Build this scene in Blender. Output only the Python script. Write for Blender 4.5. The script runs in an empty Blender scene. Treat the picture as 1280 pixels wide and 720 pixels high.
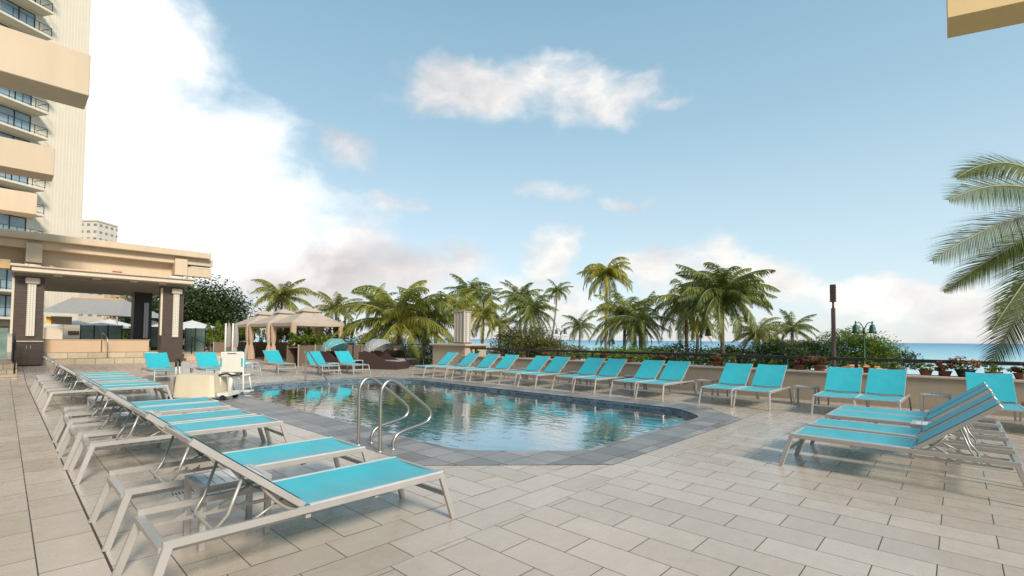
import bpy, bmesh, math, random
from mathutils import Vector, Matrix, noise as mnoise
R = math.radians
rnd = random.Random(7)
scene = bpy.context.scene
COL = scene.collection

# ------------------------------------------------------------------ camera
# world: X = towards the sea along the near lounger axis, Y = along the pool towards the bar pavilion
F, H = 594.0, 1.45
PITCH, ROLL, SH = R(2.0), R(0.5), 43.6
A = math.atan2(556, 594)
fw0 = Vector((math.cos(A), math.sin(A), 0)); rt0 = Vector((math.sin(A), -math.cos(A), 0)); up0 = Vector((0, 0, 1))
FW = fw0 * math.cos(PITCH) + up0 * math.sin(PITCH)
upp = up0 * math.cos(PITCH) - fw0 * math.sin(PITCH)
RT = rt0 * math.cos(ROLL) + upp * math.sin(ROLL)
UP = upp * math.cos(ROLL) - rt0 * math.sin(ROLL)
cam = bpy.data.cameras.new('camera'); camo = bpy.data.objects.new('camera', cam); COL.objects.link(camo)
m = Matrix.Identity(4)
for i in range(3):
    m[i][0], m[i][1], m[i][2] = RT[i], UP[i], -FW[i]
m[0][3], m[1][3], m[2][3] = 0, 0, H
camo.matrix_world = m
cam.sensor_width = 36; cam.lens = F / 1280 * 36; cam.shift_y = SH / 1280
cam.clip_start = 0.05; cam.clip_end = 60000
scene.camera = camo

def ray(px, py):
    return FW + RT * ((px - 640) / F) + UP * ((360 - py + SH) / F)
def at(px, py, D):
    return Vector((0, 0, H)) + ray(px, py) * D

# ------------------------------------------------------------------ materials
def new_mat(name):
    mt = bpy.data.materials.new(name); mt.use_nodes = True
    nt = mt.node_tree
    return mt, nt, nt.nodes['Principled BSDF']
def node(nt, t, **kw):
    n = nt.nodes.new(t)
    for k, v in kw.items(): setattr(n, k, v)
    return n
def val(nt, sock, v):
    if isinstance(v, bpy.types.NodeSocket): nt.links.new(v, sock)
    else: sock.default_value = v
def MATH(nt, op, a, b=0.0, c=0.0, clamp=False):
    n = node(nt, 'ShaderNodeMath', operation=op, use_clamp=clamp)
    val(nt, n.inputs[0], a); val(nt, n.inputs[1], b); val(nt, n.inputs[2], c)
    return n.outputs[0]
def MIX(nt, f, a, b, blend='MIX'):
    n = node(nt, 'ShaderNodeMix', data_type='RGBA', blend_type=blend)
    val(nt, n.inputs[0], f); val(nt, n.inputs[6], a); val(nt, n.inputs[7], b)
    return n.outputs[2]
def c4(c): return (c[0], c[1], c[2], 1.0)
def geo_pos(nt):
    return node(nt, 'ShaderNodeNewGeometry').outputs['Position']
def obj_pos(nt):
    return node(nt, 'ShaderNodeTexCoord').outputs['Object']
def noise_tex(nt, vec, scale, detail=4, rough=0.55, dist=0.0):
    n = node(nt, 'ShaderNodeTexNoise'); n.inputs['Scale'].default_value = scale
    n.inputs['Detail'].default_value = detail; n.inputs['Roughness'].default_value = rough
    n.inputs['Distortion'].default_value = dist
    nt.links.new(vec, n.inputs['Vector']); return n.outputs['Fac']
def bump(nt, bsdf, h, strength=0.3, dist=0.01):
    b = node(nt, 'ShaderNodeBump'); b.inputs['Strength'].default_value = strength
    b.inputs['Distance'].default_value = dist
    nt.links.new(h, b.inputs['Height']); nt.links.new(b.outputs[0], bsdf.inputs['Normal'])
def ramp(nt, f, stops):
    n = node(nt, 'ShaderNodeValToRGB'); el = n.color_ramp.elements
    while len(el) < len(stops): el.new(0.5)
    for e, (p, c) in zip(el, stops): e.position = p; e.color = c4(c)
    nt.links.new(f, n.inputs[0]); return n.outputs[0]

def simple(name, col, rough=0.5, metal=0.0, var=0.12, scale=6.0, bmp=0.0, bscale=40.0, col2=None, spec=0.5):
    mt, nt, b = new_mat(name)
    p = obj_pos(nt)
    n1 = noise_tex(nt, p, scale, 5)
    c2 = col2 if col2 else tuple(x * (1 - var) for x in col)
    c1 = col if col2 else tuple(min(1, x * (1 + var)) for x in col)
    f = MATH(nt, 'MULTIPLY_ADD', n1, 2.2, -0.6, clamp=True)
    nt.links.new(MIX(nt, f, c4(c2), c4(c1)), b.inputs['Base Color'])
    b.inputs['Metallic'].default_value = metal
    r = MATH(nt, 'MULTIPLY_ADD', n1, 0.25, rough - 0.12, clamp=True)
    nt.links.new(r, b.inputs['Roughness'])
    b.inputs['Specular IOR Level'].default_value = spec
    if bmp: bump(nt, b, noise_tex(nt, p, bscale, 4), bmp, 0.01)
    return mt

def leaf_mat(name, c1, c2, trans=0.25, rough=0.5):
    mt, nt, b = new_mat(name)
    p = geo_pos(nt)
    n1 = noise_tex(nt, p, 1.3, 3); n2 = noise_tex(nt, p, 9.0, 2)
    f = MATH(nt, 'ADD', MATH(nt, 'MULTIPLY', n1, 0.6), MATH(nt, 'MULTIPLY', n2, 0.5))
    f = MATH(nt, 'MULTIPLY_ADD', f, 2.6, -0.95, clamp=True)
    col = MIX(nt, f, c4(c1), c4(c2))
    nt.links.new(col, b.inputs['Base Color']); b.inputs['Roughness'].default_value = rough
    tr = node(nt, 'ShaderNodeBsdfTranslucent'); nt.links.new(col, tr.inputs[0])
    mx = node(nt, 'ShaderNodeMixShader'); mx.inputs[0].default_value = trans
    nt.links.new(b.outputs[0], mx.inputs[1]); nt.links.new(tr.outputs[0], mx.inputs[2])
    nt.links.new(mx.outputs[0], nt.nodes['Material Output'].inputs[0])
    return mt

def brick(nt, vec, w, h, mortar, offset=0.5, loc=(0, 0, 0), rot=0.0, smooth=0.0, bias=0.0):
    mp = node(nt, 'ShaderNodeMapping')
    mp.vector_type = 'TEXTURE' if False else 'POINT'
    mp.inputs['Location'].default_value = loc; mp.inputs['Rotation'].default_value = (0, 0, rot)
    nt.links.new(vec, mp.inputs['Vector'])
    n = node(nt, 'ShaderNodeTexBrick'); n.offset = offset; n.offset_frequency = 2; n.squash = 1.0
    n.inputs['Scale'].default_value = 1.0
    n.inputs['Color1'].default_value = (0, 0, 0, 1); n.inputs['Color2'].default_value = (1, 1, 1, 1)
    n.inputs['Mortar'].default_value = (0.5, 0.5, 0.5, 1)
    n.inputs['Mortar Size'].default_value = mortar; n.inputs['Mortar Smooth'].default_value = smooth
    n.inputs['Bias'].default_value = bias
    n.inputs['Brick Width'].default_value = w; n.inputs['Row Height'].default_value = h
    nt.links.new(mp.outputs[0], n.inputs['Vector'])
    sep = node(nt, 'ShaderNodeSeparateColor'); nt.links.new(n.outputs['Color'], sep.inputs[0])
    return sep.outputs[0], n.outputs['Fac']

def floor_mat():
    mt, nt, b = new_mat('deck_tiles')
    p = geo_pos(nt)
    sx = node(nt, 'ShaderNodeSeparateXYZ'); nt.links.new(p, sx.inputs[0])
    X, Y = sx.outputs[0], sx.outputs[1]
    T, L = 0.3125, 0.622
    # region A (right): rows step in X, tiles long in Y.  rot +90deg: x'=-y, y'=x
    a = brick(nt, p, L, T, 0.0032, 0.5, (0.43 + 10 * L, -4.54 + 60 * T, 0), R(90))
    # region B: border band along X
    bb = brick(nt, p, L, T, 0.0032, 0.5, (-2.22 + 40 * L, -2.66 + 60 * T, 0), 0)
    # region C: inner field
    cc = brick(nt, p, L, T, 0.0032, 0.5, (3.29 + 60 * L, -1.43 + 60 * T, 0), R(90))
    # region D: walkway on the left
    dd = brick(nt, p, L, T, 0.0036, 0.5, (4.1 + 60 * L, -0.5 + 60 * T, 0), R(90))
    inB = MATH(nt, 'GREATER_THAN', Y, 2.66)
    inC = MATH(nt, 'GREATER_THAN', Y, 3.285)
    inD = MATH(nt, 'LESS_THAN', X, 0.5)
    farX = MATH(nt, 'GREATER_THAN', X, 10.8)
    def sel(k):
        v = MIX(nt, inB, a[k], bb[k]); v = MIX(nt, inC, v, cc[k])
        v = MIX(nt, farX, v, a[k]); v = MIX(nt, inD, v, dd[k])
        s = node(nt, 'ShaderNodeSeparateColor'); nt.links.new(v, s.inputs[0]); return s.outputs[0]
    rv, mo = sel(0), sel(1)
    # dark seam between walkway and pool field, and around the band
    def seam(coord, c, w):
        d = MATH(nt, 'ABSOLUTE', MATH(nt, 'SUBTRACT', coord, c))
        return MATH(nt, 'LESS_THAN', d, w)
    mo = MATH(nt, 'MAXIMUM', mo, seam(X, 0.505, 0.006))
    n_big = noise_tex(nt, p, 0.7, 4, 0.6)
    n_mid = noise_tex(nt, p, 5.0, 6, 0.65, 0.6)
    st = node(nt, 'ShaderNodeMapping'); st.inputs['Scale'].default_value = (3.0, 14.0, 1); nt.links.new(p, st.inputs[0])
    n_str = noise_tex(nt, st.outputs[0], 1.0, 5, 0.6, 0.8)
    t = MATH(nt, 'ADD', MATH(nt, 'MULTIPLY', rv, 0.26), MATH(nt, 'MULTIPLY', n_mid, 0.30))
    t = MATH(nt, 'ADD', t, MATH(nt, 'MULTIPLY', n_str, 0.26))
    t = MATH(nt, 'ADD', t, MATH(nt, 'MULTIPLY', n_big, 0.4))
    t = MATH(nt, 'MULTIPLY_ADD', t, 1.15, -0.10, clamp=True)
    colr = ramp(nt, t, [(0.0, (0.30, 0.24, 0.19)), (0.45, (0.455, 0.373, 0.298)), (1.0, (0.61, 0.515, 0.425))])
    # scattered damp / dirty stains
    stn = noise_tex(nt, p, 1.9, 6, 0.7, 0.4)
    stf = MATH(nt, 'MULTIPLY_ADD', stn, 5.0, -2.9, clamp=True)
    colr = MIX(nt, MATH(nt, 'MULTIPLY', stf, 0.22), colr, (0.2, 0.155, 0.115, 1))
    mcol = MIX(nt, mo, colr, (0.065, 0.053, 0.043, 1))
    nt.links.new(mcol, b.inputs['Base Color'])
    r = MATH(nt, 'MULTIPLY_ADD', n_mid, 0.5, 0.04)
    r = MATH(nt, 'SUBTRACT', r, MATH(nt, 'MULTIPLY', stf, 0.12))
    r = MATH(nt, 'ADD', r, MATH(nt, 'MULTIPLY', mo, 0.4), clamp=True)
    nt.links.new(r, b.inputs['Roughness'])
    h = MATH(nt, 'SUBTRACT', MATH(nt, 'MULTIPLY', n_big, 0.1), mo)
    bump(nt, b, h, 0.5, 0.004)
    return mt

def paver_mat(name='coping_pavers'):
    mt, nt, b = new_mat(name)
    p = geo_pos(nt)
    rv, mo = brick(nt, p, 0.42, 0.40, 0.006, 0.0, (30, 30.1, 0), 0)
    n1 = noise_tex(nt, p, 7, 6, 0.7, 0.5); n2 = noise_tex(nt, p, 1.5, 3)
    t = MATH(nt, 'ADD', MATH(nt, 'MULTIPLY', rv, 0.5), MATH(nt, 'MULTIPLY', n1, 0.6))
    t = MATH(nt, 'ADD', t, MATH(nt, 'MULTIPLY_ADD', n2, 0.5, -0.4), clamp=True)
    c = ramp(nt, t, [(0.0, (0.12, 0.113, 0.108)), (0.5, (0.25, 0.233, 0.218)), (1.0, (0.48, 0.445, 0.40))])
    nt.links.new(MIX(nt, mo, c, (0.05, 0.048, 0.048, 1)), b.inputs['Base Color'])
    nt.links.new(MATH(nt, 'MULTIPLY_ADD', n1, 0.5, 0.15, clamp=True), b.inputs['Roughness'])
    bump(nt, b, MATH(nt, 'SUBTRACT', MATH(nt, 'MULTIPLY', n1, 0.5), mo), 0.5, 0.006)
    return mt

def mosaic_mat():
    mt, nt, b = new_mat('pool_mosaic')
    p = geo_pos(nt); s = node(nt, 'ShaderNodeSeparateXYZ'); nt.links.new(p, s.inputs[0])
    u = MATH(nt, 'ADD', s.outputs[0], s.outputs[1])
    cmb = node(nt, 'ShaderNodeCombineXYZ'); nt.links.new(u, cmb.inputs[0]); nt.links.new(s.outputs[2], cmb.inputs[1])
    rv, mo = brick(nt, cmb.outputs[0], 0.15, 0.075, 0.004, 0.5, (20, 20, 0))
    n1 = noise_tex(nt, p, 12, 3)
    t = MATH(nt, 'ADD', MATH(nt, 'MULTIPLY', rv, 0.6), MATH(nt, 'MULTIPLY', n1, 0.4), clamp=True)
    c = ramp(nt, t, [(0, (0.03, 0.055, 0.09)), (0.6, (0.08, 0.13, 0.17)), (1, (0.16, 0.21, 0.24))])
    nt.links.new(MIX(nt, mo, c, (0.2, 0.22, 0.22, 1)), b.inputs['Base Color'])
    b.inputs['Roughness'].default_value = 0.25
    return mt

def water_mat():
    mt, nt, b = new_mat('pool_water'); nt.nodes.remove(b)
    p = geo_pos(nt)
    mp = node(nt, 'ShaderNodeMapping'); mp.inputs['Rotation'].default_value = (0, 0, R(43)); mp.inputs['Scale'].default_value = (1.7, 0.8, 1); nt.links.new(p, mp.inputs[0])
    n1 = noise_tex(nt, mp.outputs[0], 3.2, 3, 0.5, 0.5); n2 = noise_tex(nt, p, 0.9, 2)
    h = MATH(nt, 'ADD', n1, MATH(nt, 'MULTIPLY', n2, 0.8))
    bp = node(nt, 'ShaderNodeBump'); bp.inputs['Strength'].default_value = 0.17; bp.inputs['Distance'].default_value = 0.03
    nt.links.new(h, bp.inputs['Height'])
    g = node(nt, 'ShaderNodeBsdfGlossy'); g.inputs['Roughness'].default_value = 0.02; g.inputs[0].default_value = (1, 1, 1, 1)
    nt.links.new(bp.outputs[0], g.inputs['Normal'])
    t = node(nt, 'ShaderNodeBsdfTransparent'); t.inputs[0].default_value = (0.88, 0.975, 0.97, 1)
    fr = node(nt, 'ShaderNodeFresnel'); fr.inputs[0].default_value = 1.33; nt.links.new(bp.outputs[0], fr.inputs[1])
    mx = node(nt, 'ShaderNodeMixShader')
    nt.links.new(MATH(nt, 'MULTIPLY_ADD', fr.outputs[0], 1.75, 0.02, clamp=True), mx.inputs[0])
    nt.links.new(t.outputs[0], mx.inputs[1]); nt.links.new(g.outputs[0], mx.inputs[2])
    nt.links.new(mx.outputs[0], nt.nodes['Material Output'].inputs[0])
    return mt

def basin_mat():
    mt, nt, b = new_mat('pool_plaster')
    p = geo_pos(nt)
    n = noise_tex(nt, p, 1.2, 4)
    v = node(nt, 'ShaderNodeTexVoronoi'); v.feature = 'DISTANCE_TO_EDGE'; v.inputs['Scale'].default_value = 2.6
    w = node(nt, 'ShaderNodeVectorMath', operation='ADD'); nt.links.new(p, w.inputs[0])
    nn = node(nt, 'ShaderNodeTexNoise'); nn.inputs['Scale'].default_value = 2; nt.links.new(p, nn.inputs['Vector'])
    nt.links.new(nn.outputs['Color'], w.inputs[1]); nt.links.new(w.outputs[0], v.inputs['Vector'])
    c = MIX(nt, n, (0.58, 0.90, 0.87, 1), (0.70, 0.95, 0.92, 1))
    nt.links.new(c, b.inputs['Base Color']); b.inputs['Roughness'].default_value = 0.6
    return mt

def sea_mat():
    mt, nt, b = new_mat('sea_water')
    p = geo_pos(nt); s = node(nt, 'ShaderNodeSeparateXYZ'); nt.links.new(p, s.inputs[0])
    d = MATH(nt, 'SUBTRACT', s.outputs[0], MATH(nt, 'MULTIPLY', s.outputs[1], 0.15))
    mp = node(nt, 'ShaderNodeMapping'); mp.inputs['Scale'].default_value = (0.02, 0.006, 1); nt.links.new(p, mp.inputs[0])
    n1 = noise_tex(nt, mp.outputs[0], 1.0, 5, 0.6)
    lg = MATH(nt, 'LOGARITHM', MATH(nt, 'MAXIMUM', d, 10.0), 10.0)
    t = MATH(nt, 'MULTIPLY_ADD', lg, 0.5, -0.95)
    t = MATH(nt, 'ADD', t, MATH(nt, 'MULTIPLY_ADD', n1, 0.14, -0.07), clamp=True)
    c = ramp(nt, t, [(0.0, (0.74, 0.78, 0.75)), (0.14, (0.58, 0.72, 0.70)), (0.30, (0.40, 0.62, 0.64)), (0.46, (0.25, 0.48, 0.57)), (0.72, (0.15, 0.32, 0.48))])
    mp2 = node(nt, 'ShaderNodeMapping'); mp2.inputs['Scale'].default_value = (0.16, 0.018, 1); mp2.inputs['Rotation'].default_value = (0, 0, R(-8)); nt.links.new(p, mp2.inputs[0])
    n2 = noise_tex(nt, mp2.outputs[0], 1.0, 4, 0.6)
    near = MATH(nt, 'MULTIPLY_ADD', lg, -1.9, 4.9, clamp=True)
    foam = MATH(nt, 'MULTIPLY', MATH(nt, 'MULTIPLY_ADD', n2, 8, -4.6, clamp=True), near)
    nt.links.new(MIX(nt, foam, c, (0.85, 0.87, 0.86, 1)), b.inputs['Base Color'])
    b.inputs['Roughness'].default_value = 0.5; b.inputs['Specular IOR Level'].default_value = 0.25
    n3 = noise_tex(nt, p, 0.5, 3); bump(nt, b, n3, 0.6, 0.5)
    return mt

def wood_mat(name, c1, c2, rough=0.45, vertical=False, plank=0.14):
    mt, nt, b = new_mat(name)
    p = obj_pos(nt)
    mp = node(nt, 'ShaderNodeMapping'); mp.inputs['Scale'].default_value = (2, 2, 26); nt.links.new(p, mp.inputs[0])
    n1 = noise_tex(nt, mp.outputs[0], 1.5, 6, 0.6, 0.4)
    c = MIX(nt, MATH(nt, 'MULTIPLY_ADD', n1, 2.4, -0.7, clamp=True), c4(c1), c4(c2))
    s = node(nt, 'ShaderNodeSeparateXYZ'); nt.links.new(p, s.inputs[0])
    fr = MATH(nt, 'FRACT', MATH(nt, 'MULTIPLY', s.outputs[2], 1 / plank))
    ln = MATH(nt, 'LESS_THAN', fr, 0.04)
    nt.links.new(MIX(nt, ln, c, c4(tuple(x * 0.35 for x in c1))), b.inputs['Base Color'])
    b.inputs['Roughness'].default_value = rough
    bump(nt, b, MATH(nt, 'SUBTRACT', MATH(nt, 'MULTIPLY', n1, 0.3), ln), 0.4, 0.004)
    return mt

def wall_mat(name, col, rough=0.8, streak=0.25):
    mt, nt, b = new_mat(name)
    p = geo_pos(nt)
    mp = node(nt, 'ShaderNodeMapping'); mp.inputs['Scale'].default_value = (1.6, 1.6, 0.18); nt.links.new(p, mp.inputs[0])
    n1 = noise_tex(nt, mp.outputs[0], 1.6, 5, 0.6); n2 = noise_tex(nt, p, 0.6, 4); n3 = noise_tex(nt, p, 60, 3)
    t = MATH(nt, 'ADD', MATH(nt, 'MULTIPLY', n1, 0.6), MATH(nt, 'MULTIPLY', n2, 0.4))
    t = MATH(nt, 'MULTIPLY_ADD', t, 3.0, -1.0, clamp=True)
    dk = tuple(x * (1 - streak) for x in col)
    nt.links.new(MIX(nt, t, c4(dk), c4(col)), b.inputs['Base Color'])
    b.inputs['Roughness'].default_value = rough
    bump(nt, b, n3, 0.25, 0.004)
    return mt

def perf_mat(name, base, hole, sx=0.05, sz=0.05):
    mt, nt, b = new_mat(name)
    p = obj_pos(nt); s = node(nt, 'ShaderNodeSeparateXYZ'); nt.links.new(p, s.inputs[0])
    u = MATH(nt, 'ADD', s.outputs[0], s.outputs[1])
    fx = MATH(nt, 'ABSOLUTE', MATH(nt, 'SUBTRACT', MATH(nt, 'FRACT', MATH(nt, 'MULTIPLY', u, 1 / sx)), 0.5))
    fz = MATH(nt, 'ABSOLUTE', MATH(nt, 'SUBTRACT', MATH(nt, 'FRACT', MATH(nt, 'MULTIPLY', s.outputs[2], 1 / sz)), 0.5))
    hol = MATH(nt, 'MULTIPLY', MATH(nt, 'LESS_THAN', fx, 0.22), MATH(nt, 'LESS_THAN', fz, 0.25))
    nt.links.new(MIX(nt, hol, c4(base), c4(hole)), b.inputs['Base Color'])
    b.inputs['Roughness'].default_value = 0.4
    bump(nt, b, MATH(nt, 'MULTIPLY', hol, -1), 0.5, 0.005)
    return mt

def step_mat():
    mt, nt, b = new_mat('stone_blocks')
    p = geo_pos(nt); s = node(nt, 'ShaderNodeSeparateXYZ'); nt.links.new(p, s.inputs[0])
    cmb = node(nt, 'ShaderNodeCombineXYZ')
    nt.links.new(MATH(nt, 'ADD', s.outputs[0], s.outputs[1]), cmb.inputs[0]); nt.links.new(s.outputs[2], cmb.inputs[1])
    rv, mo = brick(nt, cmb.outputs[0], 0.62, 0.235, 0.008, 0.5, (20, 20 - 0.305 + 0.235, 0))
    n1 = noise_tex(nt, p, 6, 5, 0.65)
    t = MATH(nt, 'ADD', MATH(nt, 'MULTIPLY', rv, 0.5), MATH(nt, 'MULTIPLY', n1, 0.6), clamp=True)
    c = ramp(nt, t, [(0, (0.33, 0.25, 0.16)), (0.6, (0.5, 0.40, 0.28)), (1, (0.64, 0.54, 0.40))])
    nt.links.new(MIX(nt, mo, c, (0.16, 0.12, 0.08, 1)), b.inputs['Base Color']); b.inputs['Roughness'].default_value = 0.7
    bump(nt, b, MATH(nt, 'SUBTRACT', MATH(nt, 'MULTIPLY', n1, 0.4), mo), 0.5, 0.006)
    return mt

def glass_mat(name, col=(0.75, 0.85, 0.83), gl=0.12):
    mt, nt, b = new_mat(name); nt.nodes.remove(b)
    g = node(nt, 'ShaderNodeBsdfGlossy'); g.inputs['Roughness'].default_value = 0.04
    t = node(nt, 'ShaderNodeBsdfTransparent'); t.inputs[0].default_value = c4(col)
    fr = node(nt, 'ShaderNodeFresnel'); fr.inputs[0].default_value = 1.5
    mx = node(nt, 'ShaderNodeMixShader')
    nt.links.new(MATH(nt, 'ADD', fr.outputs[0], gl, clamp=True), mx.inputs[0])
    nt.links.new(t.outputs[0], mx.inputs[1]); nt.links.new(g.outputs[0], mx.inputs[2])
    nt.links.new(mx.outputs[0], nt.nodes['Material Output'].inputs[0])
    return mt

def facade_mat(name, wall, win, du, dz, wu, wz, rough=0.8, oz=0.0):
    mt, nt, b = new_mat(name)
    p = obj_pos(nt); s = node(nt, 'ShaderNodeSeparateXYZ'); nt.links.new(p, s.inputs[0])
    n1 = noise_tex(nt, p, 0.3, 3); n2 = noise_tex(nt, p, 0.9, 1)
    u = MATH(nt, 'ADD', s.outputs[0], s.outputs[1])
    fx = MATH(nt, 'LESS_THAN', MATH(nt, 'FRACT', MATH(nt, 'MULTIPLY', u, 1 / du)), wu)
    fz = MATH(nt, 'LESS_THAN', MATH(nt, 'FRACT', MATH(nt, 'MULTIPLY_ADD', s.outputs[2], 1 / dz, oz)), wz)
    f = MATH(nt, 'MULTIPLY', fx, fz)
    wc = MIX(nt, n2, c4(tuple(x * 0.4 for x in win)), c4(tuple(min(1, x * 2) for x in win)))
    c = MIX(nt, n1, c4(tuple(x * 0.85 for x in wall)), c4(wall))
    nt.links.new(MIX(nt, f, c, wc), b.inputs['Base Color']); b.inputs['Roughness'].default_value = rough
    return mt

def fabric_mat(name, col, trans=0.12, weave=260, rough=0.75, var=0.13):
    mt, nt, b = new_mat(name)
    p = obj_pos(nt)
    n1 = noise_tex(nt, p, 3.5, 4, 0.6)
    oi = node(nt, 'ShaderNodeObjectInfo')
    f = MATH(nt, 'MULTIPLY_ADD', n1, 1.4, -0.35)
    f = MATH(nt, 'ADD', f, MATH(nt, 'MULTIPLY_ADD', oi.outputs['Random'], 0.5, -0.1), clamp=True)
    c = MIX(nt, f, c4(tuple(x * (1 - var) for x in col)), c4(tuple(min(1, x * (1 + var)) for x in col)))
    nt.links.new(c, b.inputs['Base Color']); b.inputs['Roughness'].default_value = rough
    b.inputs['Sheen Weight'].default_value = 0.15
    w = node(nt, 'ShaderNodeTexWave'); w.inputs['Scale'].default_value = weave / 10; w.bands_direction = 'DIAGONAL'; nt.links.new(p, w.inputs[0])
    n2 = noise_tex(nt, p, 6, 3)
    h = MATH(nt, 'ADD', MATH(nt, 'MULTIPLY', w.outputs['Fac'], 0.05), n2)
    bump(nt, b, h, 0.35, 0.02)
    tr = node(nt, 'ShaderNodeBsdfTranslucent'); nt.links.new(c, tr.inputs[0])
    mx = node(nt, 'ShaderNodeMixShader'); mx.inputs[0].default_value = trans
    nt.links.new(b.outputs[0], mx.inputs[1]); nt.links.new(tr.outputs[0], mx.inputs[2])
    nt.links.new(mx.outputs[0], nt.nodes['Material Output'].inputs[0])
    return mt

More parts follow.
